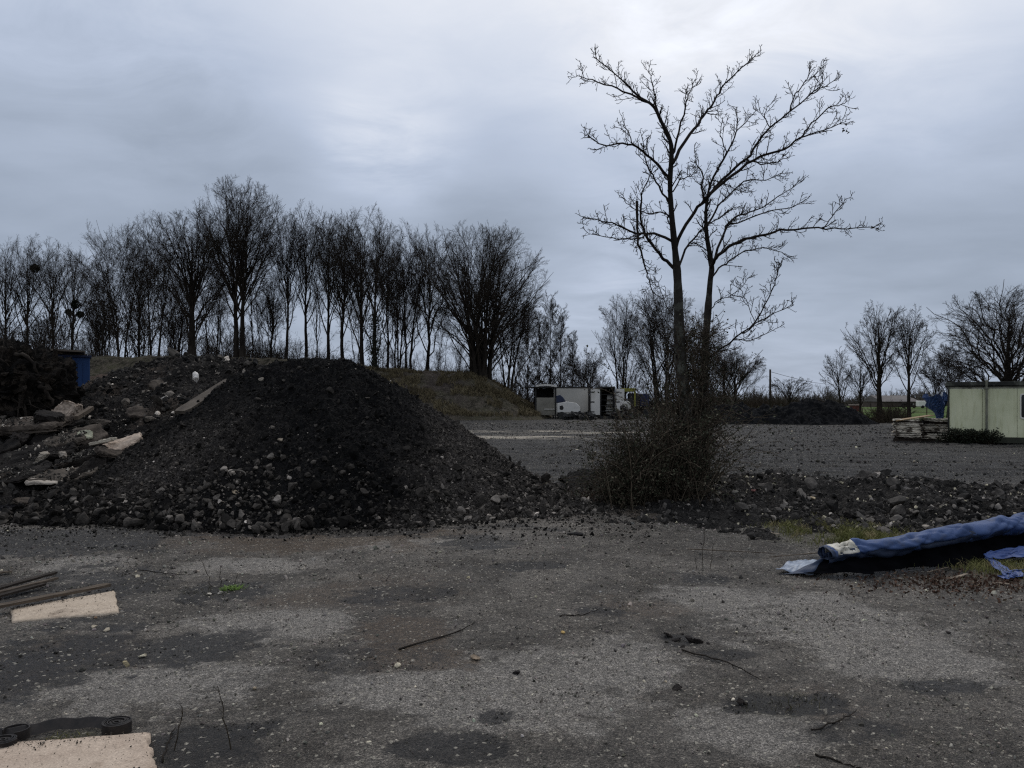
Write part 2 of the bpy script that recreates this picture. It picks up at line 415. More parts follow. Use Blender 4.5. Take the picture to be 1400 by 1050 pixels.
def ridge(x, y, a, b, ha, hb, sl, rnd=.25):
    dx, dy = b[0]-a[0], b[1]-a[1]; L2 = dx*dx+dy*dy
    t = np.clip(((x-a[0])*dx+(y-a[1])*dy)/L2, 0, 1)
    r = np.hypot(x-a[0]-t*dx, y-a[1]-t*dy); r = np.sqrt(r*r+rnd*rnd)-rnd
    return ha+(hb-ha)*t-sl*r
def smax(*a, k=9.):
    m = np.maximum.reduce(a); return m+np.log(sum(np.exp(k*(q-m)) for q in a))/k-.05
def pile_main_base(x, y):
    h = smax(ridge(x, y, (X(385, 14.3), 14.3), (X(465, 13.9), 13.9), 2.46, 2.46, .70, .3),
             ridge(x, y, (X(450, 13.9), 13.9), (X(520, 13.6), 13.6), 2.42, 2.12, .70, .2),
             ridge(x, y, (X(318, 12.2), 12.2), (X(400, 13.9), 13.9), 1.25, 2.4, .72, .12),
             ridge(x, y, (X(170, 12.6), 12.6), (X(330, 14.6), 14.6), .62, 2.25, .50, .2),
             cone(x, y, X(120, 12.1), 12.1, .42, .34),
             ridge(x, y, (X(600, 12.9), 12.9), (X(690, 12.9), 12.9), 1.12, .42, .52, .2),
             cone(x, y, X(760, 13.0), 13.0, .22, .16, 1.2, 1))
    return h-.04
def pile_main(x, y, det=True):
    h = pile_main_base(x, y)
    h = h+.10*fbm(x*1.1, y*1.1, 3, 101)+.07*fbm(x*3, y*3, 4, 102)
    # runnels down the slope
    if det:
        h = h+.10*np.clip(.6-worley(x*4+.5*vn(x*6, y*6), y*4, 103), 0, 1)+.06*np.clip(.6-worley(x*11, y*11, 104), 0, 1)+.035*fbm(x*22, y*22, 3, 105, .7)+.05*fbm(x*7, y*7, 3, 106)
    return h
def heap_left_base(x, y):
    h = smax(ridge(x, y, (X(215, 19), 19.), (X(275, 19), 19.), 2.75, 2.85, .55, .3),
             ridge(x, y, (X(275, 19), 19.), (X(345, 18), 18.), 2.85, 2.55, .55, .3),
             ridge(x, y, (X(215, 19), 19.), (X(120, 16.5), 16.5), 2.6, 1.55, .42, .3),
             ridge(x, y, (X(120, 15.0), 15.0), (X(330, 16.5), 16.5), 1.1, 2.4, .45, .3),
             ridge(x, y, (X(40, 15.5), 15.5), (X(-160, 15.5), 15.5), 1.35, 1.5, .40, .5),
             ridge(x, y, (X(70, 13.6), 13.6), (X(-120, 13.2), 13.2), .75, 1.0, .42, .3),
             k=7.)
    return h-.05
def heap_left(x, y, det=True):
    h = heap_left_base(x, y)+.22*fbm(x*.8, y*.8, 3, 111)+.14*fbm(x*2.4, y*2.4, 3, 112)
    if det:
        h = h+.12*np.clip(.6-worley(x*2.6, y*2.6, 113), 0, 1)+.08*np.clip(.6-worley(x*7, y*7, 114), 0, 1)+.045*fbm(x*14, y*14, 3, 115, .7)
    return h
def berm_base(x, y):
    wob = .35*fbm(x*.7, y*0, 3, 121)
    h = smax(ridge(x, y+wob, (2.2, 14.2), (6.2, 12.6), .42, .38, .15, .5),
             ridge(x, y+wob, (6.2, 12.6), (13.5, 12.0), .33, .33, .13, .5), ridge(x, y+wob, (6.5, 10.9), (13.5, 10.2), .22, .25, .20, .4), k=12.)
    return h+.10*fbm(x*2.2, y*2.2, 3, 126)
def berm(x, y, det=True):
    h = berm_base(x, y)+.10*fbm(x*1.3, y*1.3, 3, 122)
    if det:
        h = h+.09*np.clip(.6-worley(x*4, y*4, 123), 0, 1)+.05*np.clip(.6-worley(x*11, y*11, 124), 0, 1)+.03*fbm(x*20, y*20, 3, 125, .7)
    return h-.04
def soil_mat(name, c1, c2, c3=None, f3=(.55, .65), sc=1.5, grit=.6):
    m, n, b, co = newmat(name, .93, .12)
    col = n.mix(n.mr(n.noise(co, sc, 6, .65), .35, .65), c1, c2)
    if c3: col = n.mix(n.mr(n.noise(co, sc*.5, 5, .6), *f3), col, c3)
    c = n.new('ShaderNodeTexVoronoi', feature='F1'); n.val(c.inputs['Vector'], co); c.inputs['Scale'].default_value = 45
    sep = n.new('ShaderNodeSeparateColor'); n.link(c.outputs['Color'], sep.inputs[0])
    v = n.mr(n.math('POWER', sep.outputs[0], 2.), 0, 1, 1-.6*grit, 1+1.3*grit)
    mm = n.new('ShaderNodeVectorMath', operation='SCALE'); n.link(col, mm.inputs[0]); n.link(v, mm.inputs['Scale'])
    n.link(mm.outputs[0], b.inputs['Base Color'])
    h = n.math('ADD', n.noise(co, 18, 7, .75), n.math('MULTIPLY', n.vor(co, 45), -.5))
    n.link(n.bump(h, .9, .05), b.inputs['Normal'])
    return m
def zone_flank(x, y):
    """brownish gravel aprons of the main pile: right flank and front-left"""
    a = sstep(X(545, 13), X(625, 13), x+.35*fbm(x*2, y*2, 3, 131))
    b = np.exp(-(((x-X(215, 11.6))/1.0)**2+((y-11.9)/.9)**2))*1.2
    return np.clip(np.maximum(a, np.clip(b, 0, 1)), 0, 1)
def main_mat():
    m, n, b, co = newmat('black_soil', .93, .12)
    f = n.attr('flank')
    col = n.mix(n.mr(n.noise(co, 1.5, 6, .65), .35, .65), (.003, .0028, .0026), (.009, .008, .0075))
    col = n.mix(f, col, n.mix(n.mr(n.noise(co, 5, 6, .65), .35, .65), (.026, .022, .019), (.070, .060, .051)))
    c = n.new('ShaderNodeTexVoronoi', feature='F1'); n.val(c.inputs['Vector'], co); c.inputs['Scale'].default_value = 45
    sep = n.new('ShaderNodeSeparateColor'); n.link(c.outputs['Color'], sep.inputs[0])
    v = n.mr(n.math('POWER', sep.outputs[0], 2.), 0, 1, .6, 1.9)
    mm = n.new('ShaderNodeVectorMath', operation='SCALE'); n.link(col, mm.inputs[0]); n.link(v, mm.inputs['Scale'])
    n.link(mm.outputs[0], b.inputs['Base Color'])
    n.link(n.bump(n.noise(co, 18, 7, .75), .9, .05), b.inputs['Normal'])
    return m
def sample_on(fn, n, x0, x1, y0, y1, rng, dens=None, zmin=-.02):
    x = rng.uniform(x0, x1, n); y = rng.uniform(y0, y1, n); z = fn(x, y)
    k = z > zmin
    if dens is not None: k &= rng.uniform(0, 1, n) < dens(x, y, z)
    return np.stack([x[k], y[k], z[k]], 1)
rng = np.random.default_rng(41)
pm = hf('earth_pile', pile_main, -9.5, 2.0, 9.6, 18.5, 800, 560, main_mat(), attrs_fn=lambda x, y: dict(flank=zone_flank(x, y)))
tag(pm, 'large steep heap of black soil and stones, tallest heap in the yard', 'soil heap')
def stones_main():
    foot = lambda x, y, z: np.clip(.15+1.1*np.exp(-np.clip(z, 0, 9)/.45)+.4*zone_flank(x, y), 0, 1)*(y < 14.5)
    p = sample_on(pile_main, 34000, -9, 1.6, 9.8, 15, rng, foot)
    fl = zone_flank(p[:, 0], p[:, 1]); n = len(p)
    s = rng.lognormal(math.log(.019), .62, n)*(1+.7*np.exp(-np.clip(p[:, 2], 0, 9)/.5))*(1-.3*fl); s = np.clip(s, .012, .11)
    front_left = np.exp(-(((p[:, 0]-X(325, 10.8))/.7)**2+((p[:, 1]-10.9)/.7)**2))
    g = rng.lognormal(math.log(.011), .75, n)*(1+2.2*fl+4.*front_left)*(1+1.2*np.exp(-np.clip(p[:, 2], 0, 9)/.35))
    w = rng.uniform(0, 1, n) < .012; g = np.where(w, rng.uniform(.12, .35, n), g)
    c = np.stack([g*1.06, g, g*.96], 1)
    scatter('stones', p, s, c, M['clod'], RT2, RF2, 6, pm, sink=.15)['kind'] = 'stuff'
    q = np.random.default_rng(43); x = q.uniform(-9, 2, 60000); y = q.uniform(9, 14, 60000); hb = pile_main_base(x, y)
    k = (hb < .05) & (hb > -.45) & (q.uniform(0, 1, 60000) < np.exp(hb*7)*.8); x, y = x[k], y[k]; n = len(x)
    g = q.lognormal(math.log(.020), .8, n)
    scatter('spilled_stones', np.stack([x, y, gz(x, y)], 1), np.clip(q.lognormal(math.log(.013), .55, n), .005, .06), np.stack([g*1.05, g, g*.95], 1), M['clod'], RT2, RF2, 12, pm, sink=.25)['kind'] = 'stuff'
    # crumbs
    p = sample_on(pile_main, 60000, -9, 1.9, 9.8, 15.2, rng, lambda x, y, z: np.clip(.5+.5*zone_flank(x, y), 0, 1))
    fl = zone_flank(p[:, 0], p[:, 1]); n = len(p)
    g = rng.lognormal(math.log(.008), .8, n)*(1+4.5*fl); w = rng.uniform(0, 1, n) < .006; g = np.where(w, rng.uniform(.15, .4, n), g)
    scatter('crumbs', p, rng.uniform(.008, .022, n), np.stack([g*1.05, g, g*.96], 1), M['clod'], RT1, RF1, 7, pm, sink=.2)['kind'] = 'stuff'
stones_main()
M['rubble_soil'] = soil_mat('rubble_soil', (.008, .007, .006), (.034, .029, .025), (.070, .054, .041))
hl = hf('rubble_heap', heap_left, -16, -4.0, 11.0, 23.5, 620, 620, M['rubble_soil'])
tag(hl, 'long brown rubble heap full of broken stones, left of the black heap', 'rubble heap')
def stones_left():
    p = sample_on(heap_left, 60000, -14, -4.5, 11.2, 20.5, rng, lambda x, y, z: .35+.5*sstep(-.1, .3, fbm(x*.9, y*.9, 3, 133)))
    n = len(p); s = np.clip(rng.lognormal(math.log(.017), .75, n), .008, .15)
    g = rng.lognormal(math.log(.020), 1.0, n); w = rng.uniform(0, 1, n) < .05; g = np.where(w, rng.uniform(.2, .8, n), g)
    c = np.stack([g*1.07, g, g*.93], 1)
    s = np.where(w, s*.7, s)
    scatter('stones', p, s, c, M['stone'], RT2, RF2, 8, hl, sink=.15)['kind'] = 'stuff'
stones_left()
M['berm_soil'] = soil_mat('berm_soil', (.010, .009, .008), (.050, .044, .038))
bo = hf('rubble_berm', berm, 1.0, 15, 8.4, 17.5, 820, 560, M['berm_soil'])
tag(bo, 'low dark ridge of broken rubble behind the blue tarpaulin', 'rubble bank')
def stones_berm():
    p = sample_on(berm, 60000, 1.8, 14, 8.8, 17, rng, lambda x, y, z: .25+.6*sstep(-.2, .3, fbm(x*1.1, y*1.1, 3, 134)))
    n = len(p); s = np.clip(rng.lognormal(math.log(.016), .72, n), .008, .15)
    g = rng.lognormal(math.log(.045), .85, n); w = rng.uniform(0, 1, n) < .05; g = np.where(w, rng.uniform(.2, .65, n), g)
    c = np.stack([g*1.05, g, g*np.where(w, .8, .97)], 1); s = np.where(w, np.minimum(s, .04), s)
    scatter('stones', p, s, c, M['stone'], RT2, RF2, 9, bo, sink=.15)['kind'] = 'stuff'
stones_berm()
# further earth mound and bank
def mound_far(x, y): return smax(ridge(x, y, (X(120, 30), 30.), (X(185, 30), 30.), 2.7, 2.75, .42, .6), ridge(x, y, (X(60, 26), 26.), (X(110, 28), 28.), 2.0, 2.5, .5, .4))+.25*fbm(x*.7, y*.7, 4, 141)+.10*fbm(x*3, y*3, 3, 142)
M['mound'] = soil_mat('mound_soil', (.045, .030, .021), (.085, .060, .045), (.045, .045, .018))
tag(hf('earth_mound', mound_far, -28, -8, 22, 40, 220, 220, M['mound']), 'reddish brown earth mound beside the blue container', 'earth mound')
def bank(x, y):
    px = x/np.maximum(y, 1)*F+CX
    top = 4.5+1.9*(1-sstep(250, 620, px))-.3*sstep(640, 700, px)
    end = 1-sstep(640, 770, px+12*fbm(x*.1, y*.1, 2, 151))
    prof = sstep(68, 81, y+2.2*fbm(x*.10, y*.10, 3, 152))*(1-.8*sstep(98, 125, y))
    return (top+.6*fbm(x*.16, y*.16, 4, 153))*prof*end+.45*fbm(x*.55, y*.55, 5, 154, .6)*prof*end-.35+.37*sstep(0.02, .10, prof*end)
def bank_mat():
    m, n, b, co = newmat('bank_grass', .95, .1)
    g = n.mix(n.mr(n.noise(co, .35, 8, .75), .42, .58), (.030, .026, .017), (.105, .094, .056))
    g = n.mix(n.mr(n.noise(n.scale(co, (1, 1, .4)), 2.2, 6, .75), .45, .6), g, (.14, .115, .085))
    at = n.attr('bare')
    g = n.mix(at, g, n.mix(n.mr(n.noise(co, 1.2, 6, .7), .4, .6), (.055, .043, .036), (.11, .088, .070)))
    n.link(g, b.inputs['Base Color']); n.link(n.bump(n.noise(co, 2.5, 8, .8), 1, .4), b.inputs['Normal'])
    return m
def bank_attr(x, y):
    px = x/np.maximum(y, 1)*F+CX
    return dict(bare=(sstep(520, 555, px)*(1-sstep(600, 670, px+20*fbm(x*.5, y*.5, 3, 157)))*sstep(-.35, .1, fbm(x*.3, y*.3, 4, 156)+.1)))
tag(hf('hillside', bank, -95, 12, 62, 130, 620, 300, bank_mat(), attrs_fn=bank_attr), kind='structure', label='grassy earth bank carrying the row of bare trees')
def black_heap(x, y):
    h = smax(ridge(x, y, (X(985, 60), 60.), (X(1060, 60), 60.), 1.35, 1.25, .55, .3), ridge(x, y, (X(1085, 59), 59.), (X(1145, 59), 59.), 1.5, 1.45, .6, .3), cone(x, y, X(1108, 59), 59., 1.75, .6))
    return h+.25*fbm(x*.9, y*.9, 3, 161)+.5*np.abs(fbm(x*.8, y*.8, 4, 162, .7))+.25*fbm(x*2.2, y*2.2, 3, 164)+.08*fbm(x*5, y*5, 3, 163)
tag(hf('spoil_heap', black_heap, 12, 30, 55, 65, 420, 240, soil_mat('spoil_soil', (.003, .003, .003), (.011, .011, .012), sc=.8)), 'low black spoil heap at the far edge of the yard before the green field', 'spoil heap')

# green field and far track
def plane(name, pts, z, mat, kind='structure', label=None):
    me = bpy.data.meshes.new(name); me.from_pydata([(a, b, z) for a, b in pts], [], [tuple(range(len(pts)))]); me.materials.append(mat)
    o = bpy.data.objects.new(name, me); COL.objects.link(o); tag(o, kind=kind, label=label); return o
M['field'] = simple('field_grass', (.045, .085, .018), (.075, .125, .028), .12, .95, .1, .5, 3, .1, c3=(.06, .07, .03), sc3=.02)
plane('field', [(X(965, 66), 66), (45, 66), (120, 60), (900, 60), (1500, 1400), (X(965, 1400), 1400)], .035, M['field'], label='green grass field stretching to the horizon')
M['track'] = simple('track_gravel', (.30, .30, .28), (.42, .42, .40), .5, .9)
plane('track', [(X(1018, 120), 112), (X(1075, 125), 116), (X(1068, 170), 190), (X(1015, 170), 170)], .045, M['track'], label='pale farm track crossing the green field')

# ================================================================ TREES
def norm(v): return v/(np.linalg.norm(v, axis=-1, keepdims=True)+1e-9)
def grow(Pt, R, m, t0, t1, ang, lenf, k, up, jit, rr, rng, lenabs=None, droop_tip=0, tpow=1.):
    """children on polylines. returns (n*m,k,3),(n*m,k)"""
    n, K, _ = Pt.shape; N = n*m
    L = np.linalg.norm(np.diff(Pt, axis=1), axis=2).sum(1)
    par = np.repeat(np.arange(n), m)
    t = t0+(t1-t0)*((np.tile(np.arange(m), n)+rng.uniform(0, 1, N))/m)**tpow
    f = t*(K-1); i = np.minimum(f.astype(int), K-2); w = (f-i)[:, None]
    p0 = Pt[par, i]*(1-w)+Pt[par, i+1]*w; tan = norm(Pt[par, i+1]-Pt[par, i])
    r0 = R[par, i]*(1-w[:, 0])+R[par, i+1]*w[:, 0]
    a = np.cross(tan, norm(rng.normal(size=(N, 3)))); a = norm(a)
    an = ang*rng.uniform(.65, 1.3, N)[:, None]
    d = norm(tan*np.cos(an)+a*np.sin(an))
    ln = (L[par]*lenf*(1.15-.75*t) if lenabs is None else lenabs*(1.25-.6*t))*rng.uniform(.55, 1.25, N)
    out = np.zeros((N, k, 3)); out[:, 0] = p0; step = (ln/(k-1))[:, None]
    for j in range(1, k):
        d = norm(d+up*np.array([0, 0, 1.])+rng.normal(0, jit, (N, 3)))
        out[:, j] = out[:, j-1]+d*step
    rs = np.minimum(r0*rr, .9*r0)[:, None]*np.linspace(1, .35, k)[None]
    return out, rs
def bez(p0, p1, p2, p3, k):
    t = np.linspace(0, 1, k)[:, None]
    return (1-t)**3*p0+3*t*(1-t)**2*p1+3*t*t*(1-t)*p2+t**3*p3
def make_tree(H, rx, cb, fork, tr, nl, seed, stems=1, dens=1., lean=0, spread=.55, kmin=.0085, name='bare_tree', label='', loc=(0, 0, 0), ivy=False, horiz=False, polar=1.9, droop=0., wig=.1, group=None, cat='tree', fan=.5, gap=1.):
    """H height, rx crown radius, cb crown bottom height, fork = where limbs begin, tr trunk radius"""
    rng = np.random.default_rng(seed)
    root = empty(name, loc, label=label, cat=cat, group=group)
    cz = H*.62+cb*.38; rz = H-cz; rzl = cz-cb
    def cull(Q, Rr, lim):
        if horiz: return Q, Rr
        e = Q[:, -1]; dz = e[:, 2]-cz; nr = ((e[:, 0]-lean*H*.15)/rx)**2+(e[:, 1]/rx)**2+(dz/np.where(dz > 0, rz, rzl*1.4+1))**2
        k_ = nr < lim**2; return Q[k_], Rr[k_]
    TP = []; TR = []; LP = []; LR = []; k = 14
    for s in range(stems):
        a = s*2.4+rng.uniform(-.5, .5); off = 0 if stems == 1 else (.25+.5*rng.uniform())*tr*3*gap
        ax = a+rng.uniform(-.4, .4); sp = 0 if stems == 1 else rx*rng.uniform(.25, .62)*gap
        top = np.array([lean*H*.3+sp*math.cos(ax), sp*math.sin(ax), H*(.84 if stems == 1 else rng.uniform(.74, .88))])
        base = np.array([off*math.cos(a), off*math.sin(a), -.5])
        pts = bez(base, base+np.array([(top[0]-base[0])*.1, 0, H*.3]), base*.4+top*.6-np.array([0, 0, H*.08]), top, k)
        pts[2:, :2] += np.cumsum(rng.normal(0, wig*.22*H/20, (k-2, 2)), axis=0)
        tt = np.linspace(0, 1, k); tsc = 1 if stems == 1 else rng.uniform(.55, .8)
        rad = tr*.74*tsc*(1-tt)**1.1+.012; dens_ = 0; rad[0] *= 1.4; rad[1] *= 1.12
        TP.append(pts); TR.append(rad)
        nn = max(4, int(nl/stems))
        for i in range(nn):
            u = (i+.5)/nn
            az = i*2.399+rng.uniform(-.5, .5)+s
            e = rng.uniform(.82, 1.05)
            if horiz:
                hgt = cb+(H-cb)*u*.95; rr_ = rx*(1-u*.75)*e
                tgt = np.array([pts[-1, 0]*u+rr_*math.cos(az), rr_*math.sin(az), hgt+rr_*.35]); h0 = max(.05, hgt-rr_*.25)/H
            else:
                # even spread over the dome: cos(pol) uniform
                cp = math.cos(polar)+(.97-math.cos(polar))*u; pol = math.acos(max(-1, min(1, cp)))+rng.uniform(-.12, .12)
                tgt = np.array([rx*math.sin(pol)*math.cos(az)*e+lean*H*.15, rx*math.sin(pol)*math.sin(az)*e, cz+(rz if pol < 1.57 else rzl)*math.cos(pol)*e])
                hmax = max(fork+.02, min(.74, (tgt[2]/H)-fan*rx*math.sin(pol)/H))
                h0 = fork+(hmax-fork)*rng.uniform(.35, 1.) if u > .12 else fork*rng.uniform(.9, 1.3)
            tgt[:2] += pts[-1, :2]*.35
            h0 = min(max(h0, .06), .88)
            f = h0*(k-1); ii = int(f); w = f-ii
            p0 = pts[ii]*(1-w)+pts[ii+1]*w; r0 = rad[ii]*(1-w)+rad[ii+1]*w
            L = np.linalg.norm(tgt-p0); od = norm(tgt-p0)
            d0 = norm(od*(spread+.65)+np.array([0, 0, .35 if horiz else .40]))
            ho = norm(np.array([tgt[0]-p0[0], tgt[1]-p0[1], 0]))
            d1 = norm(od+ho*.30+np.array([0, 0, .16-droop]))
            kk = 10
            b = bez(p0, p0+d0*L*.36, tgt-d1*L*.32, tgt, kk)
            b[1:] += np.cumsum(rng.normal(0, L*(.010+.03*wig), (kk-1, 3)), axis=0)
            rb = min(r0*.55, .0072*L+.02)
            LP.append(b); LR.append(np.linspace(rb, .014, kk))
    v, q = tubes(np.array(TP), np.array(TR), 9)
    mesh_np('trunk', v, q, M['bark'], True, root)
    mb = MB()
    A, Ar = np.array(LP), np.array(LR)
    mb.add(*tubes(A, Ar, 5))
    TT = np.array(TP)[:, 5:]; TTr = np.array(TR)[:, 5:]
    B1, R1 = grow(A, Ar, int(15*dens), .20, .99, .58, .38, 7, .02-droop*.2, .09, .5, rng, tpow=.8)
    B1b, R1b = grow(TT, TTr, int(9*dens), .15, 1, .6, .34, 7, .08, .09, .3, rng, tpow=.8)
    EP, ER = grow(np.array(TP), np.array(TR), 6, .10, .5, 1.0, .10, 7, .10, .12, .12, rng)
    B1 = np.concatenate([B1, B1b, EP]); R1 = np.clip(np.concatenate([R1, R1b, ER]), kmin*1.2, .032); B1, R1 = cull(B1, R1, 1.07)
    mb.add(*tubes(B1, R1, 4))
    B2, R2 = grow(B1, R1, int(9*dens), .15, 1, .65, .50, 4, .03-droop*.2, .14, .6, rng); B2, R2 = cull(B2, R2, 1.09)
    R2 = np.clip(R2, kmin*.75, .02); mb.add(*tubes(B2, R2, 3))
    B3, R3 = grow(B2, R2, max(2, int(4*dens)), .2, 1, .7, .65, 2, .05, .18, .7, rng); B3, R3 = cull(B3, R3, 1.12)
    R3 = np.clip(R3*.8, kmin*.6, .02); mb.add(*tubes(B3, R3, 3))
    mb.build('branches', M['bark_twig'], root)
    if ivy:
        n = 2600; h = rng.uniform(.0, .42, n)**1.1*H; f = np.clip((h+.5)/(H*.86), 0, .95)*13; ii = f.astype(int); w = (f-ii)[:, None]
        pp = TP[0][ii]*(1-w)+TP[0][ii+1]*w
        pp = pp+norm(rng.normal(size=(n, 3)))*(tr*1.6*rng.uniform(.4, 1.25, (n, 1)))*np.array([1, 1, .8])
        leaf_mesh('ivy', pp, .16, M['ivy'], root, rng)
    return root
def leaf_mesh(name, pos, size, mat, parent, rng, cols=None):
    n = len(pos); a = norm(rng.normal(size=(n, 3))); b = norm(np.cross(a, rng.normal(size=(n, 3))))
    s = (size*rng.uniform(.5, 1.3, n))[:, None]
    nrm_ = np.cross(a, b)
    V = np.stack([pos-a*s*.5, pos+b*s*.33+nrm_*s*.08, pos+a*s*.5, pos-b*s*.33+nrm_*s*.08], 1).reshape(-1, 3)
    Q = np.arange(4*n).reshape(n, 4)
    return mesh_np(name, V, Q, mat, False, parent, cols=None if cols is None else np.repeat(cols, 4, axis=0))
def treeat(px, by, ty, hw, d, fork, tr, nl, seed, label, cbf=.3, **k):
    b = P(px, by, d); H = (by-ty)/F*d
    if k.get('group') == 'bare trees in the row along the bank':
        zb = float(bank(np.array([b[0]]), np.array([b[1]]))[0])-.1; zb = max(0, min(zb, b[2]) if by < 505 and px < 480 else zb); H += b[2]-zb; b[2] = zb
    return make_tree(H, hw/F*d, H*cbf, fork, tr, nl, seed, label=label, loc=(b[0], b[1], b[2]), **k)
G1 = 'bare trees in the row along the bank'
treeat(165, 498, 298, 64, 88, .08, .24, 34, 201, 'many-branched bare tree leaning left at the left end of the bank row', .08, stems=3, group=G1, lean=-.10)
treeat(212, 498, 286, 40, 86, .2, .26, 22, 202, 'slender bare tree just left of the squat forked tree on the bank', .15, stems=2, group=G1)
treeat(262, 488, 276, 66, 84, .09, .60, 32, 203, 'bare tree with a short thick trunk forking low above the rubble heap', .10, group=G1, fan=.8)
treeat(326, 495, 243, 66, 82, .33, .60, 44, 204, 'tallest bare tree on the bank, with a broad dome crown on twin stems', .22, stems=2, gap=.35, group=G1, polar=1.85, dens=1.15, fan=.8)
treeat(391, 495, 268, 35, 84, .30, .24, 18, 205, 'slim bare tree right of the tallest domed tree', .18, group=G1, wig=.25)
treeat(418, 497, 264, 34, 86, .30, .28, 18, 206, 'slim upright bare tree second to the right of the tallest tree', .2, group=G1, wig=.2)
treeat(449, 497, 285, 37, 84, .28, .28, 20, 207, 'bare tree with a straight single trunk behind the black heap crest', .22, group=G1)
treeat(469, 500, 287, 46, 82, .24, .30, 22, 208, 'bare tree with a curved trunk left of the ivy-covered tree', .22, group=G1, wig=.4)
treeat(503, 508, 281, 50, 80, .10, .46, 28, 209, 'bare tree with ivy wrapped around its dark trunk', .10, group=G1, ivy=True, dens=1.1, stems=2)
treeat(530, 508, 300, 28, 88, .2, .20, 14, 210, 'thin bare tree just right of the ivy-covered tree', .15, group=G1, wig=.3)
treeat(557, 508, 300, 42, 84, .12, .26, 20, 211, 'bare tree with wavy twin stems in the middle gap of the bank row', .12, stems=2, group=G1, wig=.4)
treeat(584, 508, 300, 43, 85, .15, .28, 18, 212, 'bare tree with a leaning stem left of the big multi-stemmed tree', .15, group=G1, wig=.4, lean=-.05)
treeat(658, 512, 300, 92, 80, .05, .46, 76, 213, 'broad multi-stemmed bare tree with a dense rounded crown near the end of the bank', .04, stems=8, group=G1, dens=1.0, spread=.75, polar=2.1, fan=.7)
treeat(694, 514, 378, 50, 82, .06, .26, 20, 214, 'low spreading bare tree under the right side of the multi-stemmed tree', .06, stems=3, group=G1, lean=.1)
rowt = [o for o in COL.objects if o.get('group') == G1]
q = np.random.default_rng(79)
for i, (px, k_) in enumerate([(135, 1), (190, 6), (240, 10), (290, 1), (372, 7), (545, 1)]):
    d = q.uniform(92, 104); pz = P(px, 510, d); pz[2] = max(float(bank(pz[:1], pz[1:2])[0])-.3, 0); s_ = q.uniform(.72, .92)
    copy_thing(rowt[k_ % len(rowt)], pz, q.uniform(0, 6.28), (s_*1.1, s_*1.1, s_), 'bare tree in the second row, behind the trees on the bank', 'second row of bare trees')
G2 = 'thin straight trees behind the trailers'
t9 = treeat(722, 560, 408, 22, 96, .15, .14, 26, 215, 'thin straight bare tree with level side branches, first right of the bank', .15, horiz=True, group=G2)
t9b = treeat(752, 560, 396, 30, 97, .15, .16, 30, 216, 'thin straight bare tree behind the open lean-to, tallest of its group', .12, horiz=True, group=G2)
copy_thing(t9, P(738, 560, 99), 1.3, .95, 'thin straight bare tree between the two tallest thin trees', G2)
copy_thing(t9b, P(767, 560, 101), 2.3, .93, 'thin straight bare tree standing above the grey box body', G2)
copy_thing(t9, P(783, 560, 104), 4.0, .80, 'shorter thin bare tree above the right half of the grey box body', G2)
G3 = 'bushy trees behind the trailers'
treeat(800, 562, 470, 34, 108, .10, .3, 18, 217, 'small round bare tree behind the white open doors', .08, stems=3, group=G3, cat='tree')
tk = treeat(850, 565, 393, 34, 100, .10, .3, 20, 218, 'tall bushy bare tree left of the double-trunked tree', .10, stems=4, group=G3)
treeat(905, 566, 384, 50, 98, .08, .4, 30, 219, 'dense bushy bare tree directly behind the double-trunked tree', .06, stems=5, group=G3, dens=1.25)
treeat(958, 566, 425, 40, 97, .08, .3, 22, 220, 'bushy bare tree behind the right trunk of the double-trunked tree', .06, stems=4, group=G3, dens=1.1)
treeat(1005, 562, 476, 42, 92, .18, .3, 22, 221, 'low round-headed bare tree at the left end of the spoil heap', .22, group=G3, dens=1.1, spread=.9, polar=1.7)
treeat(990, 562, 462, 30, 100, .18, .3, 16, 229, 'bare tree partly hidden behind the low round-headed tree', .2, group=G3, dens=1.)
treeat(1080, 566, 514, 32, 88, .35, .28, 12, 222, 'gnarled pollarded orchard tree standing right of the utility pole', .45, dens=.8, spread=1.2, polar=1.5, droop=.5, group='field trees')
treeat(1150, 566, 474, 24, 80, .15, .16, 12, 223, 'leaning thin bare tree left of the two tall field trees', .15, lean=-.25, dens=.8, group='field trees')
treeat(1176, 570, 492, 24, 75, .25, .20, 12, 224, 'short bare tree in front of the tall field trees', .3, dens=.8, group='field trees')
treeat(1203, 574, 410, 44, 72, .28, .40, 18, 225, 'tall bare field tree with an open oval crown', .24, fan=1., dens=.9, wig=.2, group='field trees', kmin=.010)
treeat(1243, 576, 414, 32, 70, .30, .26, 14, 226, 'tall narrow bare field tree left of the stacked boards', .25, dens=.9, group='field trees', kmin=.010)
treeat(1382, 585, 385, 104, 48, .20, .46, 40, 227, 'wide spreading knotty bare tree behind the green cabin', .10, dens=1.1, spread=1.2, polar=2.2, wig=.7, fan=.5, group='field trees', kmin=.008)
treeat(1290, 578, 470, 36, 62, .15, .2, 16, 228, 'small bare tree behind the blue sheet bundle', .1, stems=2, group='field trees')
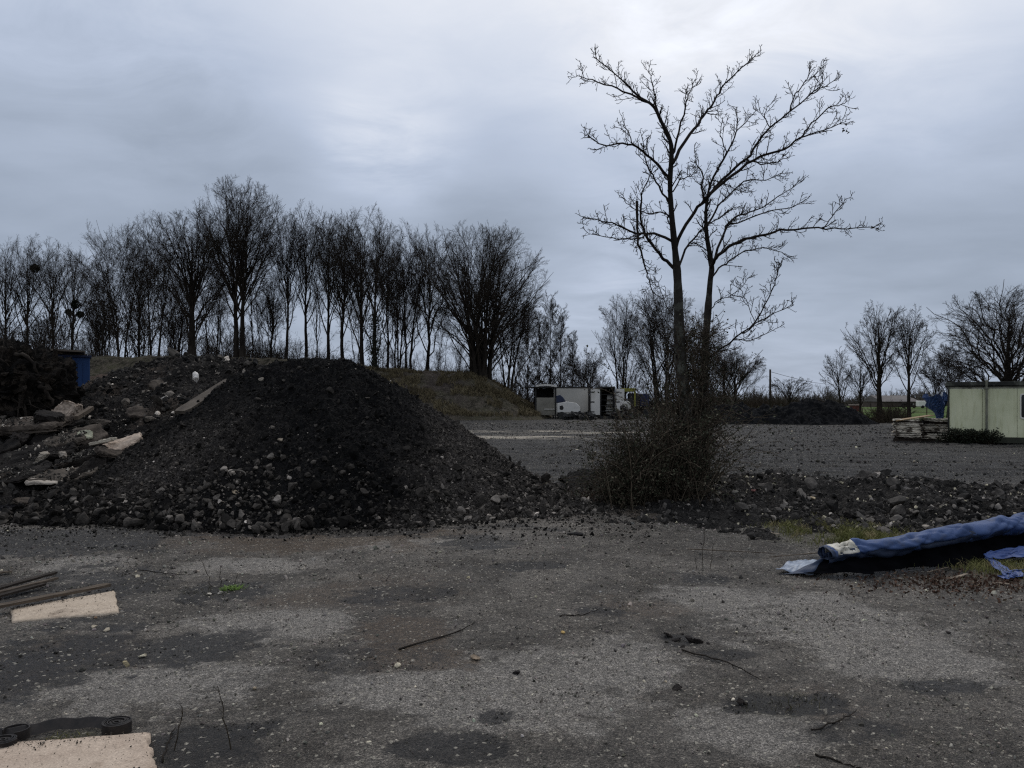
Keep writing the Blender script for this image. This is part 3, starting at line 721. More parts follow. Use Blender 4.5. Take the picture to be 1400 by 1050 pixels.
# left far group with mistletoe
G4 = 'bare trees at the far left'
lf = [(8, 322, 40, 'bare tree cut by the left edge of the view', 231), (38, 318, 34, 'slender bare tree second from the left', 232), (72, 326, 34, 'bare tree carrying a round mistletoe ball high on its left side', 233), (98, 336, 36, 'leaning bare tree with mistletoe clumps above the blue container', 234)]
for px, ty, hw, lb, sd in lf:
    t = treeat(px, 500, ty, hw+10, 105, .25, .30, 20, sd, lb, .28, group=G4, lean=.12 if sd == 234 else 0, dens=.95)
    if sd >= 233:
        for (mx, my) in ([(48, 367)] if sd == 233 else [(104, 416), (94, 427), (110, 430)]):
            c = P(mx, my, 104)-np.array(t.location[:]); q = np.random.default_rng(sd+mx)
            pp = norm(q.normal(size=(380, 3)))*(.62 if my < 420 else .45)*q.uniform(.1, 1, (380, 1))**.4+c
            leaf_mesh('mistletoe', pp, .28, M['ivy'], t, q)
# background woodland rows: copies of three small-mesh trees
G5 = 'small trees in the wood behind the bank'
src = [treeat(60, 510, 415, 26, 112, .1, .16, 12, 241, 'small crowded bare tree in the wood behind the bank', .05, stems=3, group=G5, dens=.7, kmin=.014),
       treeat(140, 510, 400, 30, 110, .1, .2, 14, 242, 'small crowded bare tree in the wood behind the bank', .05, stems=4, group=G5, dens=.7, kmin=.014),
       treeat(235, 510, 405, 26, 108, .1, .16, 12, 243, 'small crowded bare tree in the wood behind the bank', .05, stems=3, group=G5, dens=.7, kmin=.014)]
sap = [treeat(345, 500, 345, 20, 92, .15, .12, 9, 251, 'thin young bare tree between the bigger trunks on the bank', .15, group='young trees on the bank', dens=.75, wig=.3),
       treeat(372, 500, 380, 16, 90, .12, .10, 8, 252, 'thin young bare tree between the bigger trunks on the bank', .12, stems=2, group='young trees on the bank', dens=.75, wig=.35)]
q = np.random.default_rng(78)
for i, px in enumerate([140, 235, 300, 358, 434, 487, 541, 605, 704]):
    d = q.uniform(84, 97); pz = P(px, 510, d); pz[2] = max(float(bank(pz[:1], pz[1:2])[0])-.1, 0) if px > 330 else P(px, 506, d)[2]; sc = q.uniform(.6, 1.1)
    copy_thing(sap[i % 2], pz, q.uniform(0, 6.28), (sc*1.05, sc*1.05, sc), group='young trees on the bank')
q = np.random.default_rng(77)
for i, px in enumerate(list(range(-30, 380, 17))+[405, 435, 480, 520, 545, 600, 625, 670, 705]):
    d = q.uniform(98, 125); sc = q.uniform(.55, 1.1) if px < 330 else q.uniform(.35, .6)
    copy_thing(src[i % 3], P(px+q.uniform(-8, 8), 512, d), q.uniform(0, 6.28), (sc*1.1, sc*1.1, sc), group=G5)
for i, px in enumerate(range(700, 1000, 24)):
    d = q.uniform(112, 130); sc = q.uniform(.5, .8)
    copy_thing(src[i % 3], P(px+q.uniform(-8, 8), 562, d), q.uniform(0, 6.28), (sc*1.2, sc*1.2, sc), 'small crowded bare tree in the wood behind the trailers', 'small trees behind the trailers')

# low thicket / hedges (uncountable)
def thicket(name, px0, px1, d0, d1, n, h, zfn, label, seed, mat=None, rad=.012):
    rng = np.random.default_rng(seed); d = rng.uniform(d0, d1, n); x = X(rng.uniform(px0, px1, n), d)
    z = zfn(x, d); hh = h*rng.uniform(.3, 1.05, n)*np.clip(.8+1.1*fbm(x*.22, d*.10, 3, seed), .15, 1.6)
    k = 5; Pt = np.zeros((n, k, 3)); Pt[:, 0] = np.stack([x, d, z], 1); dr = norm(np.stack([rng.normal(0, .35, n), rng.normal(0, .35, n), np.ones(n)], 1))
    for j in range(1, k):
        dr = norm(dr+rng.normal(0, .15, (n, 3))); Pt[:, j] = Pt[:, j-1]+dr*(hh/(k-1))[:, None]
    R = np.linspace(rad*1.6, rad*.5, k)[None]*np.ones((n, 1))
    mb = MB(); mb.add(*tubes(Pt, R, 3)); B, Rb = grow(Pt, R, 6, .1, 1, .7, .45, 4, .05, .2, .7, rng); mb.add(*tubes(B, Rb, 3))
    B2, Rb2 = grow(B, Rb, 3, .1, 1, .7, .6, 3, .05, .2, .7, rng); mb.add(*tubes(B2, np.maximum(Rb2, rad*.4), 3))
    return tag(mb.build(name, mat or M['bark_twig']), label, 'undergrowth', kind='stuff')
zbank = lambda x, y: np.maximum(bank(x, y), 0)-.1
thicket('undergrowth', -60, 400, 90, 110, 1500, 4.2, lambda x, y: P(0, 512, 1)[2]*0+1.7+(HOR-512)/F*y, 'dense leafless undergrowth between the trees on the bank', 301, rad=.022)
thicket('undergrowth', 330, 760, 84, 100, 700, 2.8, zbank, 'thin leafless undergrowth on the right part of the bank', 302, rad=.014)
thicket('undergrowth', 700, 985, 92, 112, 1200, 3.6, lambda x, y: 0*x, 'dark leafless undergrowth behind the trailers', 303, rad=.022)
M['dry'] = simple('dry_brush', (.022, .018, .014), (.05, .042, .032), 2, .95, .1)
thicket('brushwood', 1155, 1238, 60, 65, 420, 1.5, lambda x, y: 0*x, 'tangled dry brushwood between spoil heap and stacked boards', 304, M['dry'], .014)
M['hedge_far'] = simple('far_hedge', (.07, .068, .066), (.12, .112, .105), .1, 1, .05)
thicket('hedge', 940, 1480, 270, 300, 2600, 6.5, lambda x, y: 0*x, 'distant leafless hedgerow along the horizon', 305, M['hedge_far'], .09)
thicket('hedge', 960, 1130, 150, 165, 900, 3.6, lambda x, y: 0*x, 'brown leafless hedge behind the utility pole', 306, M['dry'], .03)
# ================================================================ HERO TREE
def hero():
    D0 = 12.6; rng = np.random.default_rng(55)
    bx = P(950, 692, D0); root = empty('double_trunked_tree', (bx[0], bx[1], 0), label='tall bare double-trunked tree rising out of the bramble bush', cat='tree')
    off = np.array([bx[0], bx[1], 0])
    def line(pts, ds, k=None):
        pts = np.array(pts, float); n = len(pts)
        dd = np.linspace(ds[0], ds[1], n)
        W = np.array([P(a, b, D0+q) for (a, b), q in zip(pts, dd)])-off
        # resample (catmull-ish)
        k = k or n*3; t = np.linspace(0, n-1, k); i = np.clip(t.astype(int), 0, n-2); f = (t-i)[:, None]
        p0 = W[np.maximum(i-1, 0)]; p1 = W[i]; p2 = W[i+1]; p3 = W[np.minimum(i+2, n-1)]
        C = .5*((2*p1)+(-p0+p2)*f+(2*p0-5*p1+4*p2-p3)*f*f+(-p0+3*p1-3*p2+p3)*f**3)
        return C
    tl = [(946, 700), (941, 600), (936, 540), (930, 490), (928, 427), (926, 376), (922, 333), (918, 290), (916, 251), (918, 213), (916, 191), (904, 166), (892, 144), (872, 131), (851, 110), (831, 93), (812, 78)]
    trr = [(962, 700), (961, 600), (962, 540), (964, 480), (968, 423), (971, 384), (973, 363), (967, 328), (965, 298), (967, 273), (973, 247), (994, 209), (1007, 179), (1007, 146)]
    mbk = MB()
    A = line(tl, (0, -.5)); B = line(trr, (.1, .7))
    def rad(n, a, b, p=1): t = np.linspace(0, 1, n); return b+(a-b)*(1-t)**p
    def rough(o):
        return o
    ra = np.interp(np.linspace(0, 1, len(A)), [0, .1, .22, .3, .36, .45, .6, .68, .76, .85, 1], [.15, .108, .086, .070, .052, .043, .034, .026, .019, .012, .006])
    rb = np.interp(np.linspace(0, 1, len(B)), [0, .1, .25, .35, .5, .65, .8, 1], [.12, .090, .068, .048, .038, .028, .017, .006])
    for L, r in ((A, ra), (B, rb)):
        m = MB(); rr = r.copy(); rr[:4] *= np.array([1.5, 1.25, 1.1, 1.03]); rr *= 1+.05*rng.normal(size=len(rr))
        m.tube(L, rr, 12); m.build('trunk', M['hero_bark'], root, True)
    # (points, depth range, start radius)
    limbs = [
        ([(892, 144), (866, 131), (836, 119), (806, 108), (788, 103)], (-.4, -.8), .018),
        ([(904, 166), (896, 136), (892, 114), (887, 95)], (-.3, .1), .014),
        ([(918, 213), (928, 183), (936, 148), (943, 127), (951, 108)], (-.3, .2), .020),
        ([(919, 224), (938, 191), (956, 166), (968, 151), (981, 131), (994, 110), (1020, 88), (1039, 71)], (-.3, .6), .028),
        ([(916, 246), (900, 226), (887, 215), (866, 198), (845, 196), (827, 199), (810, 189), (797, 188)], (-.2, -1.0), .024),
        ([(866, 198), (858, 180), (852, 170)], (-.6, -.5), .010),
        ([(928, 372), (914, 360), (904, 350), (887, 328), (878, 307), (876, 281), (878, 264), (887, 243), (895, 225)], (-.1, -.9), .030),
        ([(918, 280), (905, 262), (897, 245), (885, 225), (880, 205), (879, 188)], (-.2, -.7), .018),
        ([(922, 333), (900, 321), (872, 320), (848, 309), (827, 303), (797, 296)], (-.1, -1.2), .024),
        ([(884, 320), (872, 326), (844, 326), (810, 320)], (-.5, -1.3), .014),
        ([(871, 275), (871, 307), (875, 341), (883, 369), (890, 388), (893, 410)], (-1., -.8), .022),
        ([(925, 345), (928, 324), (947, 294), (964, 273), (994, 239), (1020, 218), (1033, 200), (1054, 174), (1080, 153), (1106, 131), (1123, 114), (1125, 91)], (-.1, -.9), .030),
        ([(964, 273), (1003, 238), (1037, 215), (1071, 204), (1097, 187), (1123, 179), (1157, 166)], (-.4, -1.1), .026),
        ([(1097, 187), (1106, 172), (1131, 149), (1148, 143), (1161, 138)], (-.8, -.7), .013),
        ([(1080, 153), (1086, 130), (1103, 110), (1108, 92)], (-.7, -.6), .012),
        ([(1106, 131), (1122, 122), (1141, 110)], (-.8, -.9), .011),
        ([(964, 273), (960, 258), (962, 243), (953, 224), (949, 208)], (-.4, -.1), .018),
        ([(926, 372), (938, 340), (951, 324), (968, 307), (986, 296), (1003, 283)], (0, .6), .020),
        ([(972, 366), (977, 354), (986, 346), (1007, 331), (1037, 322), (1067, 316), (1101, 312), (1136, 312), (1166, 312), (1202, 307)], (.2, -1.0), .032),
        ([(1125, 312), (1136, 298), (1148, 283), (1157, 271)], (-.7, -.5), .009),
        ([(974, 360), (988, 324), (994, 307), (1011, 294), (1037, 286), (1071, 264), (1097, 247)], (.2, 1.3), .022),
        ([(966, 310), (980, 285), (994, 269), (1020, 247), (1050, 245), (1070, 236)], (.2, 1.0), .018),
        ([(994, 307), (1011, 303), (1046, 290), (1080, 284), (1101, 273)], (.3, -.3), .014),
        ([(973, 380), (985, 366), (1003, 352), (1028, 341), (1058, 341), (1080, 352)], (.2, .9), .016),
        ([(970, 425), (981, 412), (1003, 401), (1028, 376)], (.1, .5), .009),
        ([(955, 500), (972, 487), (1003, 463), (1033, 440), (1054, 401), (1062, 378), (1065, 358)], (.1, -.9), .017),
        ([(1015, 456), (1035, 442), (1054, 431), (1086, 412)], (-.4, -1.2), .010),
        ([(1003, 463), (1028, 464), (1058, 451)], (-.3, -.2), .008),
        ([(1033, 440), (1020, 410), (1010, 392)], (-.5, -.3), .006),
        ([(930, 500), (915, 470), (895, 445), (880, 420)], (-.1, -.8), .010),
        ([(928, 440), (915, 425), (905, 405), (900, 385)], (-.1, .5), .010),
        ([(1007, 179), (1022, 165), (1035, 150)], (.6, .9), .010), ([(994, 209), (985, 185), (988, 160)], (.5, .3), .010),
        ([(973, 247), (990, 250), (1010, 262), (1030, 262)], (.3, .8), .010),
        ([(1020, 218), (1045, 225), (1060, 222), (1078, 214)], (-.5, -.2), .012),
        ([(1054, 174), (1045, 160), (1050, 145)], (-.6, -.9), .009),
        ([(922, 300), (905, 290), (885, 292), (862, 282), (850, 270)], (-.2, .4), .013),
        ([(920, 262), (932, 245), (945, 240), (955, 228)], (-.2, .6), .012),
    ]
    LL = [A[12:], B[12:]]; RR = [ra[12:], rb[12:]]
    for pts, ds, r in limbs:
        L = line(pts, ds); k = len(L); L[1:-1] += rng.normal(0, .009, (k-2, 3)); R_ = rad(k, r*1.02, .0048, 1)
        mbk.tube(L, R_, 7); LL.append(L); RR.append(R_)
    tw = MB()
    def rs(L, R_, K=16):
        t = np.linspace(0, len(L)-1, K); i = np.clip(t.astype(int), 0, len(L)-2); f = t-i
        return L[i]*(1-f[:, None])+L[i+1]*f[:, None], R_[i]*(1-f)+R_[i+1]*f
    for L, R_ in zip(LL, RR):
        ln = np.linalg.norm(np.diff(L, axis=0), axis=1).sum(); l, r = rs(L, R_)
        m = max(4, int(ln*9.0)); S = l[None]; Sr = r[None]
        B1, R1 = grow(S, Sr, m, .18, 1, .80, 0, 6, .12, .13, .5, rng, lenabs=.28)
        R1 = np.clip(R1, .0045, .009); tw.add(*tubes(B1, R1, 4))
        Bx, Rx = grow(S, Sr, m, .3, 1, 1.05, 0, 4, .12, .3, .55, rng, lenabs=.12)
        Rx = np.clip(Rx, .004, .006); tw.add(*tubes(Bx, Rx, 3))
        B2, R2 = grow(B1, R1, 4, .25, 1, .90, 0, 4, .15, .20, .8, rng, lenabs=.12)
        R2 = np.clip(R2, .0038, .006); tw.add(*tubes(B2, R2, 3))
        B3, R3 = grow(B2, R2, 1, .5, 1, 1.0, 0, 3, .10, .35, .9, rng, lenabs=.05)
        tw.add(*tubes(B3, np.clip(R3, .0036, .0055), 3))
    mbk.build('limbs', M['hero_limb'], root, True); tw.build('twigs', M['hero_limb'], root)
    # bits of old seed keys hanging from tips
    kp = np.array([P(1157, 182, D0-1.0), P(1155, 176, D0-1.0), P(1200, 313, D0-.9), P(880, 200, D0-.8)])-off
    kp = np.repeat(kp, 5, axis=0)+rng.normal(0, .025, (20, 3))
    leaf_mesh('seed_keys', kp, .06, M['bark_twig'], root, rng)
hero()
# bramble bush
def bramble():
    rng = np.random.default_rng(61); b = P(905, 690, 12.4)
    root = empty('bramble_bush', (b[0], b[1], 0), label='dense dark bramble bush wrapped round the base of the double-trunked tree', cat='bush')
    n = 620; cx = rng.uniform(-1.0, .70, n); cy = rng.uniform(-.7, .8, n)
    def env(x): return np.interp(x, [-1.2, -.9, -.5, -.1, .15, .55, .8, .95], [.5, .85, 1.35, 1.75, 2.15, 2.2, 1.4, .7])
    h = env(cx)*(1+.6*fbm(cx*2.8, cy*2.8, 3, 611))*np.sqrt(np.clip(1-(cy/.95)**2, .1, 1))*rng.uniform(.4, 1.12, n)
    k = 9; Pt = np.zeros((n, k, 3)); Pt[:, 0] = np.stack([cx*.8, cy*.8, 0*cx], 1)
    d = norm(np.stack([rng.normal(0, .22, n)+cx*.05, rng.normal(0, .25, n), np.ones(n)*1.2], 1)); st = (h*1.2/(k-1))[:, None]
    for j in range(1, k):
        d = norm(d+rng.normal(0, .16, (n, 3))+np.array([0, 0, -.03*j])); Pt[:, j] = Pt[:, j-1]+d*st
    R = np.linspace(.008, .003, k)[None]*rng.uniform(.6, 1.2, (n, 1))
    mb = MB(); mb.add(*tubes(Pt, R, 4)); B, Rb = grow(Pt, R, 7, .1, 1, .8, 0, 5, 0., .25, .7, rng, lenabs=.22); Rb = np.maximum(Rb, .0028); mb.add(*tubes(B, Rb, 3))
    na = 46; Aa = np.zeros((na, 12, 3)); Aa[:, 0] = np.stack([rng.uniform(-.9, .7, na), rng.uniform(-.7, .2, na), 0*np.ones(na)], 1); dA = norm(np.stack([rng.normal(0, .35, na), rng.normal(-.15, .3, na), np.ones(na)], 1))
    for j in range(1, 12): dA = norm(dA+rng.normal(0, .06, (na, 3))+np.array([0, 0, -.018*j])); Aa[:, j] = Aa[:, j-1]+dA*rng.uniform(.12, .19, (na, 1))
    mc = MB(); mc.add(*tubes(Aa, np.linspace(.006, .003, 12)[None]*np.ones((na, 1)), 5)); mc.build('canes', simple('dry_cane', (.07, .058, .045), (.16, .135, .105), 5, .85, .2), root)
    # ivy/twigs climbing the trunks
    n2 = 1000; z0 = 1.0+1.9*rng.uniform(0, 1, n2)**1.3; A = np.zeros((n2, 5, 3)); A[:, 0] = np.stack([np.where(rng.uniform(size=n2) < .5, .42, .72)+rng.normal(0, 1, n2)*(.22-.055*z0), .15+rng.normal(0, .10, n2), z0], 1)
    d = norm(rng.normal(size=(n2, 3))+np.array([0, 0, .5]))
    for j in range(1, 5): d = norm(d+rng.normal(0, .2, (n2, 3))); A[:, j] = A[:, j-1]+d*.11
    mb.add(*tubes(A, np.full((n2, 5), .004), 3))
    mb.build('stems', simple('bramble_stem', (.030, .024, .018), (.085, .070, .055), 6, .9, .2), root)
    pts = np.concatenate([B.reshape(-1, 3), B.reshape(-1, 3), Pt[:, 3:].reshape(-1, 3), A.reshape(-1, 3)])
    pts = pts[rng.uniform(size=len(pts)) < .62]; pts = pts+rng.normal(0, .035, pts.shape); pts = pts[pts[:, 2] > .02]
    c = np.array([[.036, .042, .026], [.050, .043, .032], [.026, .031, .020], [.14, .13, .10], [.085, .092, .064]])[rng.choice(5, len(pts), p=[.30, .26, .24, .10, .10])]
    leaf_mesh('leaves', pts, .040, tinted('bramble_leaf', bump=0.01), root, rng, c)
bramble()
def reddish():
    rng = np.random.default_rng(62)
    for nm, px, py, w, hh, N, label in (('dead_grass', 858, 690, .55, .35, 1500, 'reddish brown dead grass at the foot of the bramble bush'),):
        b = GP(px, py); x = rng.normal(b[0], w, N); y = rng.normal(b[1], .25, N)
        grass_blades(nm, x, y, hh, .005, simple('dead_grass_blade', (.035, .02, .015), (.07, .045, .03), 3, .9), label, rng)
def grass_blades(name, x, y, h, w, mat, label, rng, lean=.5, zf=gz, cat='grass'):
    n = len(x); z = zf(x, y)-.01; a = rng.uniform(0, 2*np.pi, n); hh = h*rng.uniform(.35, 1.1, n)
    ld = rng.normal(0, lean, (n, 2))*hh[:, None]
    b = np.stack([x, y, z], 1); s = np.stack([np.cos(a), np.sin(a), 0*a], 1)*w
    m = b+np.concatenate([ld*.35, (hh*.6)[:, None]], 1); t = b+np.concatenate([ld, (hh)[:, None]*.9], 1)
    V = np.stack([b-s, b+s, m+s*.7, m-s*.7, t], 1).reshape(-1, 3); i = np.arange(n)[:, None]*5
    o = mesh_np(name, V, [i+np.array([[0, 1, 2, 3]]), i+np.array([[3, 2, 4]])], mat, False)
    return tag(o, label, cat, kind='stuff')
M['grass'] = simple('grass_blade', (.10, .115, .035), (.20, .205, .085), 1.2, .8, .2, c3=(.26, .23, .13), sc3=4.)
rng = np.random.default_rng(63)
def inpatch(lst, N, rng):
    xs, ys = [], []
    for (px, py, w, h) in lst:
        g = GP(px, py); rx = w/F*g[1]; ry = abs(Dg(py-h)-Dg(py+h))/2; n = int(N*rx*ry)
        r = np.sqrt(rng.uniform(0, 1, n))*(1+.3*rng.normal(size=n)); t = rng.uniform(0, 2*np.pi, n)
        xs.append(g[0]+rx*r*np.cos(t)); ys.append(g[1]+ry*r*np.sin(t))
    x = np.concatenate(xs); y = np.concatenate(ys); k = (fbm(x*3, y*3, 3, 171) > -.25); return x[k], y[k]
reddish()
x, y = inpatch([(1090, 712, 60, 12), (1150, 728, 70, 14), (1040, 702, 40, 8), (1190, 738, 40, 8)], 9000, rng)
grass_blades('grass', x, y, .12, .0035, M['grass'], 'yellow green grass strip at the left end of the tarpaulin roll', rng)
x, y = inpatch([(1330, 770, 70, 16), (1385, 780, 50, 14), (1270, 762, 50, 8)], 5000, rng)
grass_blades('grass', x, y, .10, .003, M['grass'], 'dark grass below the right part of the tarpaulin roll', rng)
M['weed'] = simple('weed_leaf', (.08, .15, .02), (.12, .2, .04), 3, .7)
x, y = inpatch([(318, 803, 14, 4)], 16000, rng); grass_blades('weeds', x, y, .045, .007, M['weed'], 'bright green weed tuft by the tallest dead stems', rng, 1.2)
x, y = inpatch([(290, 808, 40, 8), (1090, 962, 55, 10), (1060, 970, 40, 6)], 2200, rng); grass_blades('weeds', x, y, .05, .0022, simple('dull_weed', (.03, .032, .018), (.06, .055, .03), 3, .9), 'sparse dull weeds growing through the gravel', rng, .9)
x, y = inpatch([(88, 1008, 40, 9)], 14000, rng); grass_blades('moss', x, y, .035, .003, simple('moss_blade', (.07, .075, .02), (.11, .11, .035), 8, .9), 'olive moss tuft between the black strap and the concrete slab', rng, .8, cat='moss')
def bank_grass():
    rng = np.random.default_rng(64); n = 42000; y = rng.uniform(70, 86, n); x = X(rng.uniform(420, 760, n), y); z = bank(x, y); k = (z > .3) & (fbm(x*.6, y*.6, 4, 158) > -.1)
    grass_blades('grass', x[k], y[k], .5, .035, simple('bank_grass_blade', (.075, .064, .042), (.165, .145, .095), .6, .95, .1), 'rough grass covering the bank under the trees', rng, .6, zf=bank)
bank_grass()
# dead stems standing
def stems(name, px, py, hs, label, seed):
    rng = np.random.default_rng(seed); b = GP(px, py); mb = MB()
    for (dx, h, lx) in hs:
        k = 7; t = np.linspace(0, 1, k)
        pts = np.stack([b[0]+dx+lx*t+rng.normal(0, .005, k), b[1]+rng.normal(0, .006, k), gz(b[0], b[1])-.01+h*t], 1)
        mb.tube(pts, np.linspace(.0035, .0016, k), 5)
        B, R_ = grow(pts[None], np.full((1, k), .002), 4, .35, 1, .6, 0, 3, .1, .15, .8, rng, lenabs=h*.16); mb.add(*tubes(B, np.full(R_.shape, .0013), 3))
    tag(mb.build(name, M['dry']), label, 'dead plant')
stems('dead_stem', 315, 1026, [(0, .32, -.06), (-.27, .22, .04)], 'thin dead weed stem standing near the concrete slab', 1)
stems('dead_stem', 960, 776, [(0, .42, .02), (.08, .30, .05), (-.05, .12, -.02)], 'thin dead stems standing alone in front of the bramble bush', 2)
stems('dead_stem', 290, 800, [(0, .28, -.10), (.09, .20, -.02), (.2, .14, .03)], 'spindly dead stems beside the green weed tuft', 3)
stems('dead_stem', 966, 699, [(0, 1.0, .08), (.06, .7, -.02), (-.15, .9, -.05), (.3, .6, .2)], 'tall pale dead stems in front of the bramble bush', 4)
stems('dead_stem', 1052, 708, [(0, .35, -.04), (.03, .25, .03)], 'pale dry stalk in the grass left of the tarpaulin', 5)
stems('dead_stem', 860, 705, [(0, .8, .1), (.2, .9, .15)], 'dead stems on the left front of the bramble bush', 6)

# ================================================================ OBJECTS
def rock(name, px, py, size, col, label, seed, d=None, zf=None, flat=1., cat='stone', group=None, mat=None):
    rng = np.random.default_rng(seed); V = RT3[seed % 6]*np.asarray(size)*np.array([1, 1, flat])
    V = V@rotm(rng.normal(0, .2), rng.normal(0, .2), rng.uniform(0, 6.28)).T
    dd = d or Dg(py); x = X(px, dd); z = (CAMH+(HOR-py)/F*dd) if zf is None and d else float((zf or gz)(np.array([x]), np.array([dd]))[0])
    V = V-np.array([0, 0, V[:, 2].min()*.6])
    o = mesh_np(name, V, RF3, mat or M['stone'], False, cols=np.tile(np.array(col, float), (len(V), 1)))
    o.location = (x, dd, z); return tag(o, label, cat, group)
pale = (.42, .39, .33); grey = (.16, .155, .15); dk = (.02, .018, .018)
S = [(640, 793, .028, (.5, .47, .35), 'small cream stone alone in the middle of the yard'), (637, 788, .022, grey, 'small grey stone touching the cream stone mid yard'),
     (769, 866, .026, (.48, .36, .16), 'small ochre stone at the centre foreground'), (648, 902, .045, (.23, .19, .15), 'brown-grey fist-sized stone right of the brown puddle stain'),
     (706, 922, .035, dk, 'dark clod below the ochre stone'), (1128, 978, .032, (.24, .23, .21), 'rounded grey stone in the weeds at lower right'),
     (1322, 970, .016, pale, 'small pale pebble in the lower right corner area'), (129, 858, .040, pale, 'angular pale stone below the pale board, left one of two'),
     (146, 861, .032, pale, 'angular pale stone below the pale board, right one of two'), (196, 893, .030, (.5, .48, .40), 'elongated pale stone in the dark oval patch'),
     (172, 906, .034, (.36, .32, .22), 'broken yellowish stone on the rim of the dark oval patch'), (130, 845, .02, (.36, .24, .16), 'reddish stone at the lower edge of the pale board'),
     (236, 819, .028, (.35, .33, .31), 'grey pointed stone left of the green weed tuft'), (186, 780, .022, pale, 'pale stone near a fallen twig on the left'),
     (226, 781, .018, (.55, .53, .50), 'white stone chip right of the fallen twig'), (271, 779, .020, (.4, .36, .33), 'pale pink stone above the green weed tuft'),
     (348, 944, .024, (.3, .26, .20), 'brownish stone standing between the two lower left bare spots'), (445, 924, .022, (.28, .25, .21), 'small brown stone in the lower left centre'),
     (450, 871, .014, (.5, .48, .42), 'tiny white chip left of the brown puddle stain'), (100, 862, .02, grey, 'little grey stone left of the pair below the board'),
     (505, 1018, .018, (.6, .58, .5), 'white splinter of stone at the bottom edge centre'), (286, 811, .03, (.5, .49, .46), 'white rubble piece inside the weed patch'), (301, 810, .03, (.5, .49, .46), 'white rubble piece beside the bright green tuft'),
     (757, 834, .012, (.5, .48, .42), 'tiny white pebble upper right of the ochre stone'), (898, 906, .012, (.5, .48, .42), 'tiny white pebble below the dark clods'), (910, 931, .014, (.45, .4, .32), 'small cream pebble right of centre foreground')]
for i, (px, py, s, c, lb) in enumerate(S): rock('stone', px, py, (s, s*.8, s*.75), c, lb, 400+i)
for i, (px, py, s) in enumerate([(915, 872, .05), (926, 877, .04), (943, 880, .06), (957, 882, .06), (968, 884, .03), (932, 870, .03), (933, 887, .03), (925, 940, .04), (1012, 961, .05), (1020, 964, .035)]):
    rock('dirt_clod', px, py, (s, s*.7, s*.5), (.014, .011, .010), 'dark earth clod in the scattered cluster right of centre' if i < 7 else ['black clod on bare ground below the clod cluster', 'dark clod left of the lower weeds', 'small dark clod touching the weeds'][i-7], 450+i, cat='clod', group='dark clods' if i < 7 else None)
# berm stones and lumps
for i, (px, py, s, c, lb) in enumerate([(1110, 677, .085, (.42, .36, .26), 'tan flat stone left on the rubble ridge'), (1190, 681, .06, (.45, .42, .34), 'pale stone mid rubble ridge'), (1228, 682, .07, (.40, .37, .28), 'rounded yellowish stone on the rubble ridge'),
        (1195, 673, .04, (.5, .47, .4), 'small white stone above the pale one on the ridge'), (1230, 697, .08, (.42, .39, .32), 'pale stone low on the rubble ridge above the tarpaulin'), (1237, 667, .10, (.09, .09, .095), 'large smooth dark grey stone on the ridge crest'),
        (1200, 698, .10, (.07, .07, .072), 'dark grey block beside the pale stone on the ridge'), (1360, 676, .14, (.07, .066, .064), 'dark flat slab piece near the right end of the ridge'), (1089, 703, .06, (.5, .5, .36), 'creamy broken stone by the grass strip'),
        (1030, 671, .07, (.24, .12, .12), 'dull red brick piece on the left of the ridge'), (1004, 671, .07, (.2, .2, .19), 'grey stone beside the bramble bush'), (1165, 705, .18, (.02, .018, .018), 'big black soil lump behind the grass strip'),
        (1268, 718, .10, (.3, .28, .26), 'grey pink stone touching the tarpaulin roll'), (1332, 685, .06, (.4, .38, .34), 'pale stone near the right end of the ridge'), (1150, 660, .06, (.4, .38, .3), 'small pale stone near the ridge crest')]):
    dd = 1.0*np.interp(py, [655, 720], [13.0, 9.9]); 
    x0 = X(px, dd); z0 = float(berm(np.array([x0]), np.array([dd]))[0])
    o = rock('stone', px, py, (s, s*.8, s*.6), c, lb, 470+i, d=dd, zf=lambda a, b: np.maximum(berm(a, b), gz(a, b)))
# flat dark lump and white scrap near bramble
rock('asphalt_chunk', 791, 733, (.19, .10, .035), (.022, .021, .023), 'flat black asphalt chunk alone in front of the heap', 501, cat='asphalt chunk')
rock('asphalt_chunk', 803, 694, (.17, .12, .04), (.05, .048, .045), 'flat grey asphalt chunk left of the bramble bush', 502, cat='asphalt chunk')
rock('white_scrap', 839, 696, (.10, .05, .02), (.8, .8, .8), 'bright white plastic scrap at the foot of the bramble bush', 503, cat='plastic scrap')
rock('brick_piece', 749, 691, (.05, .04, .04), (.35, .16, .05), 'orange brick piece at the right toe of the black heap', 504, cat='brick')

